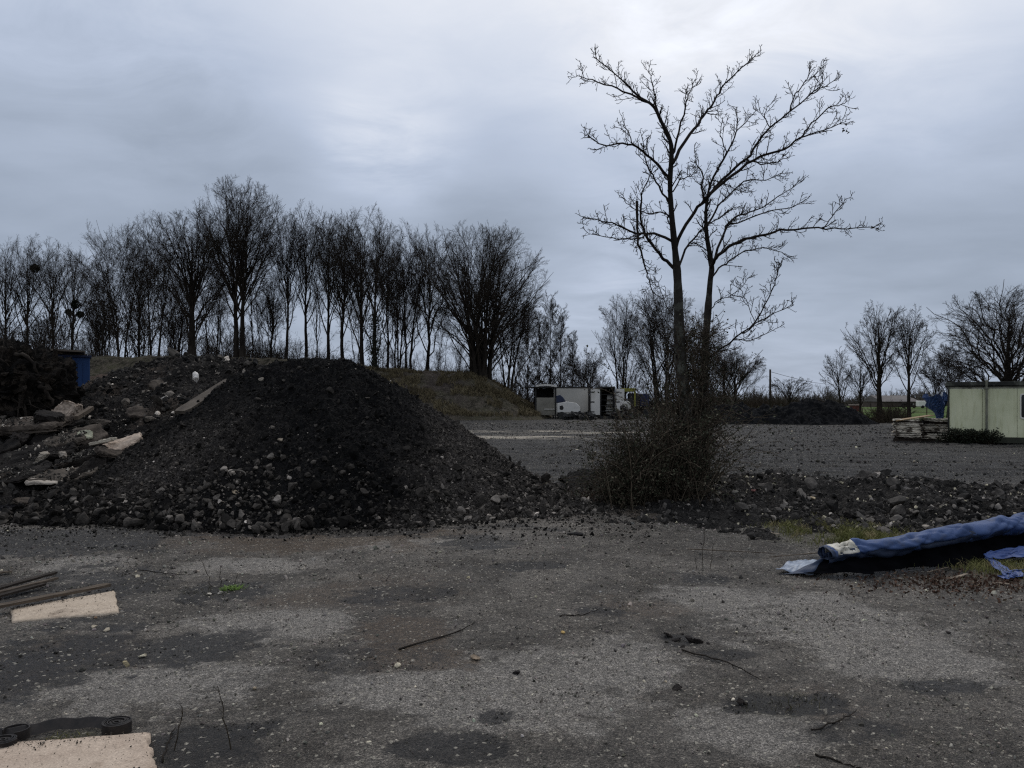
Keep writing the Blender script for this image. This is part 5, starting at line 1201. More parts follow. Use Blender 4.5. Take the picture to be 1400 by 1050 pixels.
# ---------------- tarpaulin roll
def tarp():
    root = empty('tarpaulin_roll', (4.4, 8.0, 0), label='long rolled blue tarpaulin with a white patch near its open end', cat='tarpaulin')
    off = np.array([4.4, 8.0, 0.]); rng = np.random.default_rng(81)
    A = P(1128, 757, 7.75); Bp = P(1290, 728, 8.25); C = P(1480, 690, 9.2)
    n = 150; t = np.linspace(0, 1, n)
    keys = [(1127, 758, 7.72, .105), (1170, 753, 7.80, .108), (1250, 742, 8.05, .112), (1320, 730, 8.3, .120), (1370, 720, 8.55, .125), (1420, 712, 8.8, .13), (1520, 700, 9.4, .13)]
    K = np.array([list(P(a, b, d))+[r] for a, b, d, r in keys]); u = t*(len(K)-1); i = np.clip(u.astype(int), 0, len(K)-2); f = (u-i)[:, None]; f2 = f*f*(3-2*f)*.4+f*.6
    AX = K[i]*(1-f2)+K[i+1]*f2; cen = AX[:, :3]; R = AX[:, 3]
    cen[:, 2] += .016*vn(t*11, t*0, 5)
    T = norm(np.gradient(cen, axis=0)); side = norm(np.cross(T, np.array([0, 0, 1.]))); up = np.cross(side, T)   # side points to camera (-y)
    # cross-section: spiral inside -> over the roll -> down the camera side -> sags below and back under to ground
    def prof(r, s_, zc):
        pts = []
        for a in np.linspace(2.2*np.pi, 0, 44):       # winds over the top and ends at the front (angle 0 = towards camera)
            rr = r*(.60+.40*(1-a/(2.2*np.pi))); pts.append((rr*math.cos(a), rr*math.sin(a)))
        return pts
    m = 44; sec = np.zeros((n, m+16, 3)); uvb = []
    for k in range(n):
        pr = prof(R[k], t[k], cen[k, 2])
        # spiral is wound so that outer layer passes over the top and comes down the front
        q = [(c*1.0, s) for c, s in pr]
        zc = cen[k, 2]
        ext = []
        fz = .0
        p0 = np.array([R[k], 0.])
        for j, v in enumerate(np.linspace(0, 1, 17)[1:]):
            # hang from the front, curve back beneath the roll and onto the ground
            x_ = R[k]*(1-1.5*math.sin(min(1, v*1.5)*math.pi)*.5)+.22*max(0, v-.45)**1.2*(1-.6*t[k])+.05*v*vn(np.array([t[k]*13]), np.array([0.]), 88)[0]+.03*v*vn(np.array([t[k]*40]), np.array([0.]), 89)[0]; z_ = -(zc-.012)*min(1, v*1.15)
            ext.append((x_, z_))
        allp = q+ext
        for j, (a, b) in enumerate(allp):
            w = .016*vn(np.array([t[k]*26+3*j/40.]), np.array([j*.22]), 82)[0]+.006*vn(np.array([t[k]*60]), np.array([j*.5]), 83)[0]+.024*abs(vn(np.array([t[k]*13-j*.12]), np.array([j*.10]), 84)[0])
            nr = math.hypot(a, b)+1e-6; cr = .030*max(0, 1-2.2*abs(vn(np.array([t[k]*17+j*.16]), np.array([j*.07]), 86)[0]))**2+.022*max(0, 1-3*abs(vn(np.array([t[k]*30-j*.25]), np.array([3.+j*.05]), 87)[0]))**2; w = w-cr*(1 if j > 14 else 0); aa = a*(1+w/nr*1.0)*1.08; bb = b*(1+w/nr*1.0)*(.86 if b > 0 else 1)
            sec[k, j] = cen[k]+side[k]*aa+up[k]*bb
    sec[:, :, 2] = np.maximum(sec[:, :, 2], .012)
    # end flap: pull lower rows at the near end out to the left
    for k in range(0, 16):
        g_ = (1-k/16.)**1.6
        for j in range(m+3, m+16):
            v = (j-m-2)/13.
            sec[k, j, 0] -= g_*v*.62; sec[k, j, 1] += g_*v*.05; sec[k, j, 2] = sec[k, j, 2]*(1-g_*.2*v)+.012
    V = sec.reshape(-1, 3)-off; M_ = m+16
    ii, jj = np.meshgrid(np.arange(n-1), np.arange(M_-1), indexing='ij'); Q = np.stack([ii*M_+jj, (ii+1)*M_+jj, (ii+1)*M_+jj+1, ii*M_+jj+1], -1)
    def pick(mask): return Q[mask].reshape(-1, 4)
    px_t = ii/(n-1.)
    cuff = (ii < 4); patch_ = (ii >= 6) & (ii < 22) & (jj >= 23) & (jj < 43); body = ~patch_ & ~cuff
    blue = simple('blue_tarpaulin', (.034, .062, .15), (.060, .100, .22), 3, .6, .3, .25, 12, .015, c3=(.075, .095, .16), sc3=4.)
    navy = simple('tarpaulin_inside', (.018, .026, .05), (.035, .05, .085), 3, .6, .3, .2, 12, .01)
    wht = simple('white_vinyl', (.48, .48, .44), (.62, .62, .58), 6, .5, .4, .2, 20, .006, c3=(.3, .3, .27), sc3=7)
    def sub(name, mask, mat):
        q = pick(mask); us = np.unique(q); mp = np.full(len(V), -1); mp[us] = np.arange(len(us))
        o = mesh_np(name, V[us], mp[q], mat, True, root); s = o.modifiers.new('s', 'SOLIDIFY'); s.thickness = .003; s.offset = 0; return o
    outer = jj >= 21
    sub('sheet', body & outer & (jj < m+3), blue); sub('inner_layers', (~outer) & ~cuff, navy); sub('hem', cuff, navy); sub('patch', patch_, wht); sub('underside', body & (jj >= m+3), simple('underside_shade', (.0015, .0015, .002), (.004, .004, .005), 4, 1., .02, .3, 12, .01))  # dark underside sheet, colour pushed near-black to stand for shade below the roll
    # scribbled mark on the patch
    mb = MB()
    def onp(a, b):
        k = 6+a*15; k0 = int(k); j0 = 23+int(b*19); p = sec[k0, j0]; nrm_ = norm(p-cen[k0]); return p+nrm_*.004-off
    for ln in ([(.30, .98), (.45, .80), (.62, .62), (.8, .75)], [(.75, .98), (.6, .80), (.45, .62), (.4, .55)], [(.3, .7), (.5, .9), (.8, .6)]):
        mb.tube(np.array([onp(a, b) for a, b in ln]), .0022, 4)
    mb.build('mark', simple('black_ink', (.02, .02, .02), (.03, .03, .03)), root)
    # pale flap lying on the ground at the open end
    nx, ny = 40, 14; u, v = np.meshgrid(np.linspace(0, 1, nx), np.linspace(0, 1, ny), indexing='ij')
    c = [gp3(1060, 781, 0)[:2], gp3(1112, 786, 0)[:2], gp3(1136, 771, 0)[:2], gp3(1092, 768, 0)[:2]]
    XY = ((1-u)*(1-v))[..., None]*c[0]+(u*(1-v))[..., None]*c[1]+(u*v)[..., None]*c[2]+((1-u)*v)[..., None]*c[3]
    z = .02+.05*np.sin(np.pi*v)*(.3+.7*u)+.03*fbm(u*5, v*4, 3, 85)
    W = np.concatenate([XY, z[..., None]], -1).reshape(-1, 3)-off; idx = np.arange(nx*ny).reshape(nx, ny)
    Q2 = np.stack([idx[:-1, :-1], idx[1:, :-1], idx[1:, 1:], idx[:-1, 1:]], -1).reshape(-1, 4)
    o = mesh_np('end_flap', W, Q2, simple('flap_vinyl', (.10, .13, .18), (.36, .40, .46), 9, .4, .5, .3, 18, .01), True, root); s = o.modifiers.new('s', 'SOLIDIFY'); s.thickness = .003
tarp()
def crumple(name, corners, zf, mat, label, seed, nx=60, ny=40, amp=.05, fr=3.5):
    u, v = np.meshgrid(np.linspace(0, 1, nx), np.linspace(0, 1, ny), indexing='ij'); C = np.array(corners, float)
    W = ((1-u)*(1-v))[..., None]*C[0]+(u*(1-v))[..., None]*C[1]+(u*v)[..., None]*C[2]+((1-u)*v)[..., None]*C[3]
    rid = 1-np.abs(fbm(u*fr+v*1.3, v*fr*.8-u, 3, seed)); W[..., 2] += amp*(rid*1.3-.6); W[..., 0] += .04*fbm(u*4, v*4, 3, seed+1); W[..., 1] += .06*fbm(u*4, v*4+7, 3, seed+2)
    V = W.reshape(-1, 3); c = V.mean(0); c[2] = 0; idx = np.arange(nx*ny).reshape(nx, ny); Q = np.stack([idx[:-1, :-1], idx[1:, :-1], idx[1:, 1:], idx[:-1, 1:]], -1).reshape(-1, 4)
    o = mesh_np(name, V-c, Q, mat, False if amp > .1 else True); o.location = [float(q) for q in c]; s = o.modifiers.new('s', 'SOLIDIFY'); s.thickness = .003
    return tag(o, label, 'tarpaulin')
bl2 = simple('blue_scrap_tarpaulin', (.032, .062, .19), (.055, .10, .27), 4, .5, .4, .3, 15, .01)
crumple('tarpaulin_scrap', [gp3(1345, 766, .03), gp3(1440, 764, .05), gp3(1460, 740, .12), gp3(1352, 757, .08)], None, bl2, 'crumpled blue tarpaulin scrap lying in front of the roll at the right edge', 91, amp=.05)
crumple('tarpaulin_strip', [gp3(1378, 791, .02), gp3(1392, 788, .03), gp3(1352, 762, .05), gp3(1340, 760, .04)], None, bl2, 'narrow folded blue strip hanging from the crumpled scrap', 92, 40, 14, amp=.02, fr=5)
crumple('tarpaulin_fold', [gp3(1370, 792, .02), gp3(1396, 789, .02), gp3(1399, 780, .05), gp3(1374, 783, .05)], None, bl2, 'small blue folded tip at the lower right, nearest blue piece', 93, 30, 14, amp=.025, fr=3)
# dark reddish leaf litter below
def litter():
    rng = np.random.default_rng(95); n = 1400; g_ = GP(1320, 795); x = rng.normal(g_[0], .55, n); y = rng.normal(g_[1]-.1, .28, n)
    pos = np.stack([x, y, gz(x, y)+.012], 1); c = np.array([[.05, .03, .022], [.09, .055, .04], [.16, .13, .10]])[rng.choice(3, n, p=[.5, .38, .12])]
    o = leaf_mesh('leaf_litter', pos, .035, tinted('litter', bump=.01), None, rng, c); tag(o, 'dead reddish leaves and chips scattered below the blue tarpaulin', 'leaf litter', kind='stuff')
litter()

# ---------------- cabin
def cabin():
    L0 = P(1297, 606, 31.5); th = -.50; root = empty('site_cabin', (L0[0], L0[1], 0), th, label='pale green site cabin with a dark flat roof at the right edge', cat='cabin')
    W, H, Dp = 7.0, 2.50, 2.6
    mg, n, b, co = newmat('green_panel', .6, .35)
    sx = n.new('ShaderNodeSeparateXYZ'); n.link(co, sx.inputs[0])
    base = n.mix(n.mr(n.noise(co, .8, 6, .6), .35, .65), (.60, .60, .37), (.76, .74, .48))
    base = n.mix(n.math('MULTIPLY', n.mr(n.noise(n.scale(co, (3, 1, .35)), 2.4, 6, .7), .50, .68), .6), base, (.42, .41, .21))
    base = n.mix(n.math('MULTIPLY', n.mr(n.noise(n.scale(co, (9, 1, .3)), 1.5, 5, .7), .55, .72), .4), base, (.74, .72, .55))
    n.link(base, b.inputs['Base Color'])
    n.link(n.bump(n.noise(co, 1.2, 3), .15, .03), b.inputs['Normal'])
    mb = MB()
    for i in range(6): mb.box((.03+i*1.165, 0, .28), (.03+(i+1)*1.165-.012, .05, H-.28))
    mb.build('wall', mg, root, bevel=.004)
    mb = MB(); mb.box((0, .052, .22), (W, Dp, H-.30)); mb.build('shell', simple('cabin_shell', (.09, .10, .075), (.13, .14, .10), 1, .7), root)
    dark = simple('cabin_trim', (.020, .022, .022), (.042, .044, .040), 2, .8, .2, c3=(.10, .11, .10), sc3=1.5)
    mb = MB(); mb.box((-.10, -.10, H-.16), (W+.1, Dp+.1, H)); mb.box((-.06, -.05, H-.20), (W+.06, Dp+.06, H-.16)); mb.build('roof', dark, root, bevel=.01)
    mb = MB(); mb.box((0, -.006, H-.278), (W, .05, H-.20)); mb.build('fascia', simple('fascia', (.16, .17, .15), (.34, .35, .29), 1.4, .7, c3=(.03, .03, .03), sc3=.9), root)
    mb = MB(); mb.box((.0, -.015, .05), (W, .1, .27)); mb.box((0, .1, .05), (.1, Dp, .27)); mb.build('base_beam', simple('base_beam', (.028, .032, .024), (.05, .055, .04), 2, .8), root)
    mb = MB(); mb.box((-.035, -.02, .06), (.028, .08, H-.17)); mb.build('corner_post', dark, root)
    mb = MB(); mb.box((1.28, -.11, .0), (1.36, -.012, H+.06)); mb.box((1.24, -.13, H-.3), (1.40, -.02, H-.24)); mb.box((1.24, -.13, .5), (1.40, -.005, .54)); mb.build('downpipe', simple('downpipe', (.12, .13, .11), (.19, .20, .165), 2, .6), root, bevel=.012)
    # window with rounded white frame
    def rr(w, h, r, z, n_=6):
        pts = []
        for cx, cy, a0 in ((w-r, h-r, 0), (-w+r, h-r, 90), (-w+r, -h+r, 180), (w-r, -h+r, 270)):
            for k in range(n_+1):
                a = math.radians(a0+90*k/n_); pts.append((cx+r*math.cos(a), z, cy+r*math.sin(a)))
        return np.array(pts)
    cx, cz = 3.06, 1.52; o = rr(.62, .50, .09, -.03); i_ = rr(.57, .45, .07, -.03); o2 = rr(.62, .50, .09, .0); i2 = rr(.57, .45, .07, .0); k = len(o)
    V = np.concatenate([o, i_, o2, i2])+np.array([cx, 0, cz]); a = np.arange(k); bb = (a+1) % k
    Q = np.concatenate([np.stack([a, bb, k+bb, k+a], 1), np.stack([2*k+a, 2*k+bb, bb, a], 1), np.stack([k+a, k+bb, 3*k+bb, 3*k+a], 1)])
    w = mesh_np('window', V, Q, simple('white_frame', (.62, .64, .62), (.72, .74, .72), 3, .5), False, root)
    pv = rr(.575, .455, .07, -.012)+np.array([cx, 0, cz]); gm, n, b, co = newmat('dark_glass', .08, .5); b.inputs['Base Color'].default_value = (.006, .007, .008, 1)
    mesh_np('pane', pv, np.arange(k)[None], gm, False, w)
    for s_ in (4.9,):
        mesh_np('window', V+np.array([s_-cx+.3, 0, 0]), Q, w.data.materials[0], False, root)
    # junk under the left end
    rng = np.random.default_rng(11); c = np.array([.75, -.25, 0]); n_ = 90
    nn = 130; St = np.zeros((nn, 6, 3)); St[:, 0] = np.stack([rng.uniform(.0, 1.55, nn), rng.uniform(-.5, -.1, nn), 0*np.ones(nn)], 1); dd = norm(np.stack([rng.normal(0, .5, nn), rng.normal(-.1, .3, nn), np.ones(nn)], 1))
    for j in range(1, 6): dd = norm(dd+rng.normal(0, .25, (nn, 3))); St[:, j] = St[:, j-1]+dd*rng.uniform(.08, .15, (nn, 1))
    r_ = empty('shrub', (L0[0], L0[1], 0), th, label='low dark shrub growing against the left end of the cabin', cat='shrub')
    mb = MB(); mb.add(*tubes(St, np.full((nn, 6), .008), 3)); B, Rb = grow(St, np.full((nn, 6), .007), 6, .2, 1, .8, 0, 3, .05, .2, .7, rng, lenabs=.16); mb.add(*tubes(B, np.full(Rb.shape, .005), 3)); mb.build('stems', M['dry'], r_)
    leaf_mesh('leaves', np.concatenate([B.reshape(-1, 3)]*3)+rng.normal(0, .05, (B.size, 3)), .075, M['ivy'], r_, rng)
cabin()
# ---------------- stacked boards
def stack():
    rng = np.random.default_rng(101); c = P(1258, 603, 33.0)
    mats = [simple('white_sheet%d' % i, a, b, 2, .8, c3=(.07, .06, .05), sc3=3) for i, (a, b) in enumerate([((.42, .41, .37), (.62, .60, .55)), ((.30, .29, .26), (.46, .44, .40)), ((.50, .48, .43), (.70, .68, .62))])]
    for s, (px, w, lb) in enumerate([(1240, 1.05, 'stack of whitish insulation sheets, left one of the two by the cabin'), (1277, 1.25, 'stack of whitish insulation sheets, right one next to the cabin')]):
        b = P(px, 603, 32.8); root = empty('sheet_stack', (b[0], b[1], 0), -.45, label=lb, cat='board stack', group='stacked sheets by the cabin')
        z = .12
        mb = MB(); mb.box((-w/2, -.5, 0), (w/2, -.35, .12)); mb.box((-w/2, .35, 0), (w/2, .5, .12)); mb.build('pallet', M['wood_dark'], root)
        k = 0
        while z < .95:
            t = rng.uniform(.03, .07); 
            n_ = 14; u = np.linspace(0, 1, n_); top = []
            ww = w/2*rng.uniform(.86, 1.08); ox = rng.normal(0, .03); zz = z+.012*np.sin(u*6+k)+(.0 if s == 0 else -.04*(u-.5))+.02*abs(u-.5)*rng.normal()
            V = []
            for q in range(n_):
                jx = rng.normal(0, .012)
                for (yy, h) in ((-.55+rng.normal(0, .02), 0), (.55, 0), (.55, t*.85), (-.55+rng.normal(0, .02), t*.85)): V.append([ox-ww+2*ww*u[q], yy, zz[q]+h])
            Q = []
            for q in range(n_-1):
                for e in range(4): Q.append([q*4+e, q*4+4+e, q*4+4+(e+1) % 4, q*4+(e+1) % 4])
            Q += [[0, 1, 2, 3], [4*n_-1, 4*n_-2, 4*n_-3, 4*n_-4]]
            mesh_np('sheet', np.array(V), np.array(Q), mats[rng.integers(0, 3)] if rng.uniform() > .25 else M['wood_dark'], False, root)
            z += t+rng.uniform(.0, .015); k += 1
    o = MB(); o.box((-.9, -.5, 0), (.55, .5, .03), rotm(0, -.17, -.3)); q = o.build('plywood_sheet', simple('plywood', (.22, .16, .09), (.32, .24, .15), 2, .8)); b = P(1254, 571, 32.6); q.location = (float(b[0]), float(b[1]), float(b[2])); tag(q, 'brownish plywood sheet tilted on top of the sheet stacks', 'plywood sheet')
    # blue plastic bunch
    b = P(1284, 573, 32.9); rng = np.random.default_rng(103); n1, n2 = 44, 26
    a, h = np.meshgrid(np.linspace(0, 2*np.pi, n1), np.linspace(0, 1, n2), indexing='ij')
    fold = .35*np.sin(a*5+h*2)+.2*np.sin(a*9-h*3); r = (.17+.42*h**1.6)*(1+.45*fold)
    x = r*np.cos(a)*.78-.22*h**1.5+.04; y = r*np.sin(a)*.55; z = h*.84*(.98+.28*np.sin(a*3+1)+.10*np.sin(a*7))
    V = np.stack([x, y, z], -1).reshape(-1, 3)+rng.normal(0, .012, (n1*n2, 3)); idx = np.arange(n1*n2).reshape(n1, n2); Q = np.stack([idx[:-1, :-1], idx[1:, :-1], idx[1:, 1:], idx[:-1, 1:]], -1).reshape(-1, 4)
    V = V.reshape(n1, n2, 3); V[-1] = V[0]; V = V.reshape(-1, 3)
    o = mesh_np('plastic_sheet', V, Q, simple('blue_plastic', (.012, .035, .11), (.04, .085, .20), 4, .4, .5, .4, 8, .03), False); o.location = [float(v) for v in b]; o.location.z = .98
    s = o.modifiers.new('s', 'SOLIDIFY'); s.thickness = .004; tag(o, 'bunched blue plastic sheet standing up beside the cabin corner', 'plastic sheet')
stack()
# ---------------- trailers group (d ~ 78)
def trailers():
    d = 78.; white = simple('white_paint', (.50, .52, .54), (.62, .64, .66), .7, .6, .3, c3=(.48, .49, .49), sc3=.6); grey_ = simple('grey_box', (.36, .37, .37), (.46, .47, .47), .5, .6, .3)
    dark = simple('dark_frame', (.012, .012, .013), (.03, .03, .03), 2, .7)
    s = d/F
    # box body, side visible
    b = P(783, 575, d); root = empty('box_body', (b[0], d, 0), 0, label='grey box truck body seen from the side, left of the open doors', cat='truck body')
    z0, z1 = 0.35, CAMH+(HOR-529.5)*s; hw = 22.5*s
    mb = MB(); mb.box((-hw, 0, z0), (hw, 6, z1)); mb.build('box', grey_, root, bevel=.03)
    mb = MB(); mb.box((-hw-.03, -.04, z1-.08), (hw+.03, 6.05, z1+.06)); mb.box((hw-.1, -.05, z0), (hw+.05, .02, z1)); mb.build('rails', dark, root)
    # second body with rear doors open
    b = P(829, 575, d); root = empty('open_box_body', (b[0], d-1.0, 0), 0, label='box truck body with both white rear doors swung open showing shelves', cat='truck body')
    hw = 8.5*s; z0 = CAMH+(HOR-567)*s; z1 = CAMH+(HOR-532)*s
    mb = MB(); 
    mb.box((-hw-.12, 0, z0-.15), (-hw, 5, z1+.1)); mb.box((hw, 0, z0-.15), (hw+.12, 5, z1+.1)); mb.box((-hw-.12, 0, z1+.1), (hw+.12, 5, z1+.25)); mb.box((-hw-.12, 0, z0-.3), (hw+.12, 5, z0-.15)); mb.box((-hw-.1, 4.8, z0-.2), (hw+.1, 4.9, z1+.15)); mb.build('frame', dark, root)
    for k in range(4):
        zz = z0+(z1-z0)*(k+.6)/4.6; mb = MB(); mb.box((-hw, .3, zz), (hw, 3.5, zz+.06)); mb.build('shelf', dark, root)
    mb = MB(); 
    for k in range(4): mb.box((-.1+.05*k, .7, z0+.5*k+.06), (hw*.95, 2, z0+.5*k+.48))
    mb.build('cargo', grey_, root)
    for sx, x0, x1 in ((-1, -hw-15*s, -hw-.14), (1, hw+.14, hw+14*s)):
        mb = MB(); mb.box((x0, -.08, z0), (x1, -.02, z1)); dr = mb.build('door', white, root, bevel=.01)
        mb = MB()
        for zz in (.12, .5, .88): mb.box((x0-(.1 if sx < 0 else -.0), -.12, z0+(z1-z0)*zz-.05), (x0+.42, -.082, z0+(z1-z0)*zz+.05))
        mb.box((x0+.02, -.11, z0), (x0+.07, -.083, z1)); mb.build('hinge', dark, dr)
    mb = MB()
    mb = MB(); mb.tube(np.array([[0, 1.4, .45], [0, 1.7, .45]]), .45, 16); mb.build('wheel', dark, root)
    # open lean-to body at left
    b = P(745, 575, d); root = empty('open_sided_body', (b[0], d-1.5, 0), .0, label='open-sided lean-to body with a pale sagging roof edge beside the bank', cat='shelter')
    hw = 14*s; zt = CAMH+(HOR-530)*s; zl = CAMH+(HOR-541)*s
    mb = MB(); 
    for xx in (-hw, hw-.12):
        for yy in (0, 4): mb = MB(); mb.box((xx, yy, -.1), (xx+.12, yy+.12, zt-.03)); mb.build('post', dark, root)
    mb = MB(); mb.box((-hw, 4.13, .3), (hw, 4.2, zt-.03)); mb.build('back_wall', dark, root)
    mb = MB(); mb.box((-hw*2.0, -.2, zt-.02), (hw, 4.3, zt+.06)); mb.build('roof', dark, root)
    mb = MB()
    for k in range(8):
        x0 = -hw+.05+k*(2*hw/8); zz = zt+.08+.12*math.sin(k/7*math.pi*.9+.3); mb.box((x0, -.28, zz-.05), (x0+2*hw/8+.02, -.22, zz+.13), None, (0, 0, 0))
    mb.build('awning', white, root)
    mb = MB(); mb.box((-hw+.15, .02, .35), (hw-.13, .08, zl-.2)); mb.build('dropside', simple('dropside', (.16, .16, .15), (.24, .24, .22), 1, .7), root)
    mb = MB(); mb.box((-hw+.9, -.03, .88), (hw-.13, .018, 1.0)); mb.build('ledge', grey_, root)
    # old pickup / van front before it
    b = P(778, 575, d-4); root = empty('scrapped_van', (b[0], d-4, 0), .0, label='white scrapped van with a dark windscreen in front of the grey box body', cat='van')
    q = (d-4)/F; zz = lambda py: CAMH+(HOR-py)*q; xx = lambda px: (px-778)*q
    prof = [(762, 562), (762, 551.5), (775, 549), (788, 551), (793, 556), (793, 564), (762, 564)]
    def extr(name, prof, y0, y1, mat, parent):
        pr = np.array([[xx(a), zz(b_)] for a, b_ in prof]); k = len(pr); V = np.concatenate([np.stack([pr[:, 0], np.full(k, y0), pr[:, 1]], 1), np.stack([pr[:, 0], np.full(k, y1), pr[:, 1]], 1)])
        i = np.arange(k); j = (i+1) % k; o = mesh_np(name, V, [np.stack([i, j, k+j, k+i], 1), np.array([list(range(k-1, -1, -1)), list(range(k, 2*k))])], mat, False, parent); md = o.modifiers.new('b', 'BEVEL'); md.width = .05; md.segments = 2; return o
    extr('body', prof[1:6]+[(762, 564)], 0, 1.7, white, root)
    extr('cab', [(761, 551), (761, 541), (766, 539.5), (770, 543), (774, 549)], .1, 1.6, simple('navy_cab', (.006, .010, .03), (.012, .018, .05), 2, .4, .5), root)
    extr('window_opening', [(765, 560), (765, 555), (769, 554), (771, 558), (769, 561)], -.02, .05, dark, root)
    mb = MB()
    for px in (768, 787):
        for y_ in (-.08, 1.5): mb = MB(); mb.tube(np.array([[xx(px), y_, .36], [xx(px), y_+.26, .36]]), .36, 18); mb.build('wheel', dark, root)
    # scrap heap in front (dark) + yellow and blue machines at right
    for (px, py, w, h, nm, lb, sd) in ((792, 573, 22, 12, 'scrap_heap', 'dark tangle of scrap in front of the grey box body', 1), (850, 573, 14, 18, 'scrap_heap', 'dark scrap piled against the right open door', 2)):
        rng = np.random.default_rng(sd); dd = d-6.5; c = P(px, 575, dd); mb = MB()
        for k in range(60):
            a = rng.uniform(-1, 1); p = np.array([a*w*dd/F, rng.uniform(-1, 1), rng.uniform(0, 1)*h*dd/F*(1-abs(a)*.6)]); L = rng.uniform(.2, .6)
            mb.box((-L/2, -rng.uniform(.03, .2), -rng.uniform(.02, .12)), (L/2, .1, .1), rotm(*rng.uniform(0, 6.28, 3)), p)
        o = mb.build(nm, dark); o.location = (float(c[0]), dd, .05); tag(o, lb, 'scrap')
    b = P(862, 575, d-.5); root = empty('yellow_machine', (b[0], d-.5, 0), 0, label='yellow and blue machine half hidden by the bramble bush', cat='machine')
    yel = simple('dull_yellow', (.14, .145, .02), (.24, .25, .05), 1, .7); blu = simple('dark_blue', (.008, .012, .07), (.015, .025, .12), 1, .6)
    mb = MB(); hw = 7*s; mb.box((-hw-.3, 0, 2.7), (hw, 1.6, 3.05)); mb.box((-hw-.3, 0, 1.4), (-hw-.15, .2, 2.7)); mb.box((hw-.15, 0, 1.2), (hw, .2, 2.7)); mb.build('cab_frame', yel, root, bevel=.02)
    mb = MB(); mb.box((-.1, .2, 1.2), (.9, 1.4, 2.55)); mb.build('hood', dark, root, bevel=.08)
    mb = MB(); mb.box((1.0, .1, 1.2), (1.9, 1.8, 2.5)); mb.build('body', simple('faded_navy', (.008, .011, .035), (.014, .019, .055), 1, .6), root, bevel=.08)
    
    for x_ in (0, 1.9): mb = MB(); mb.tube(np.array([[x_, .0, .6], [x_, .4, .6]]), .6, 18); mb.build('wheel', dark, root)
    mb = MB(); mb.tube(np.array([[-.5, -.4, .5], [-.5, -.4, 1.5], [-.5, -.4, 1.75]]), [.45, .45, .3], 14); mb.build('tank', grey_, root, True)
trailers()
# ---------------- far things
def far():
    b = P(1053, 562, 84.); root = empty('utility_pole', (b[0], b[1], 0), label='slim wooden utility pole in the green field carrying one wire', cat='utility pole')
    zt = CAMH+(HOR-505)/F*84; mb = MB(); mb.tube(np.array([[0, 0, -.3], [0, 0, zt/2], [0, 0, zt]]), [.13, .12, .10], 10); mb.build('pole', M['wood_dark'], root, True)
    e = P(1185, 516, 160.)-b; t = np.linspace(0, 1, 24); st = np.array([0, 0, zt-.25]); en = np.array([e[0], e[1], P(0, 516, 160)[2]])
    pts = st+(en-st)*t[:, None]; pts[:, 2] -= 1.4*np.sin(np.pi*t); mb = MB(); mb.tube(pts, .022, 4); mb.build('wire', M['wood_dark'], root)
    d = 230.; s = d/F; b = P(1238, 557, d); root = empty('barn', (b[0], d, 0), .0, label='long low grey-roofed barn beyond the green field', cat='barn')
    mb = MB(); mb.box((-32*s, 0, 0), (18*s, 14, 1.7)); mb.build('wall', simple('barn_wall', (.055, .045, .042), (.09, .075, .07), .3, .9), root)
    mb = MB(); V = np.array([[-33*s, -.5, 1.7], [19*s, -.5, 1.7], [19*s, 7, 3.6], [-33*s, 7, 3.6], [-33*s, 14.5, 1.7], [19*s, 14.5, 1.7]]); mb.add(V, [np.array([[0, 1, 2, 3], [3, 2, 5, 4]]), np.array([[0, 3, 4], [1, 5, 2]])]); mb.build('roof', simple('barn_roof', (.10, .095, .10), (.14, .135, .14), .2, .8), root)
    mb = MB()
    for k in range(5): mb.box((5*s+k*2.2, -.06, .1), (5*s+k*2.2+1.3, -.003, 1.2))
    mb.build('opening', simple('barn_pale', (.3, .3, .3), (.4, .4, .4), 1), root)
    b = P(1270, 560, 190.); root = empty('parked_van', (b[0], b[1], 0), label='small white parked van far off by the barn', cat='van')
    mb = MB(); mb.box((-2.3, 0, .45), (1.4, 1.9, 1.9)); mb.box((1.4, 0, .45), (2.4, 1.9, 1.15)); mb.build('body', simple('van_white', (.6, .62, .64), (.7, .72, .74), 1, .4), root, bevel=.15)
    for x in (-1.5, 1.5): mb = MB(); mb.tube(np.array([[x, -.05, .38], [x, .25, .38]]), .38, 14); mb.build('wheel', M['asphalt'], root)
    mb = MB(); mb.box((-.2, -.02, 1.15), (1.2, .01, 1.65)); mb.build('window', M['asphalt'], root)
    b = P(1243, 560, 195.); root = empty('parked_car', (b[0], b[1], 0), label='dark parked car left of the small white van far off', cat='car')
    mb = MB(); mb.box((-2.1, 0, .35), (2.1, 1.7, .85)); mb.box((-1.2, .1, .85), (1.1, 1.6, 1.4)); mb.build('body', M['asphalt'], root, bevel=.15)
    for x in (-1.3, 1.3): mb = MB(); mb.tube(np.array([[x, -.05, .33], [x, .25, .33]]), .33, 14); mb.build('wheel', M['wood_dark'], root)
    b = P(1172, 560, 130.); root = empty('red_shed', (b[0], b[1], 0), label='tiny red hut in the green field between the field trees', cat='hut')
    mb = MB(); mb.box((-.7, 0, 0), (.7, 1.4, 1.05)); mb.build('wall', simple('dull_red', (.06, .022, .018), (.10, .035, .028), 2), root); mb = MB(); mb.box((-.85, -.1, 1.05), (.85, 1.5, 1.25)); mb.build('roof', simple('hut_roof', (.2, .17, .17), (.3, .26, .25), 2), root)
    # wire fence posts at the field edge
    f0 = None
    root = empty('wire_fence', (X(1230, 68), 68, 0), label='thin wire fence along the near edge of the green field', cat='fence')
    for i in range(14):
        mb = MB(); x = -9+i*1.9; mb.tube(np.array([[x, 0, -.1], [x, 0, 1.15]]), .04, 6); mb.build('post', M['wood'], root)
    mb = MB()
    for z in (.45, .75, 1.05): mb.tube(np.array([[-9, 0, z], [16, 0, z]]), .008, 4)
    mb.build('wire', M['wood_dark'], root)
far()

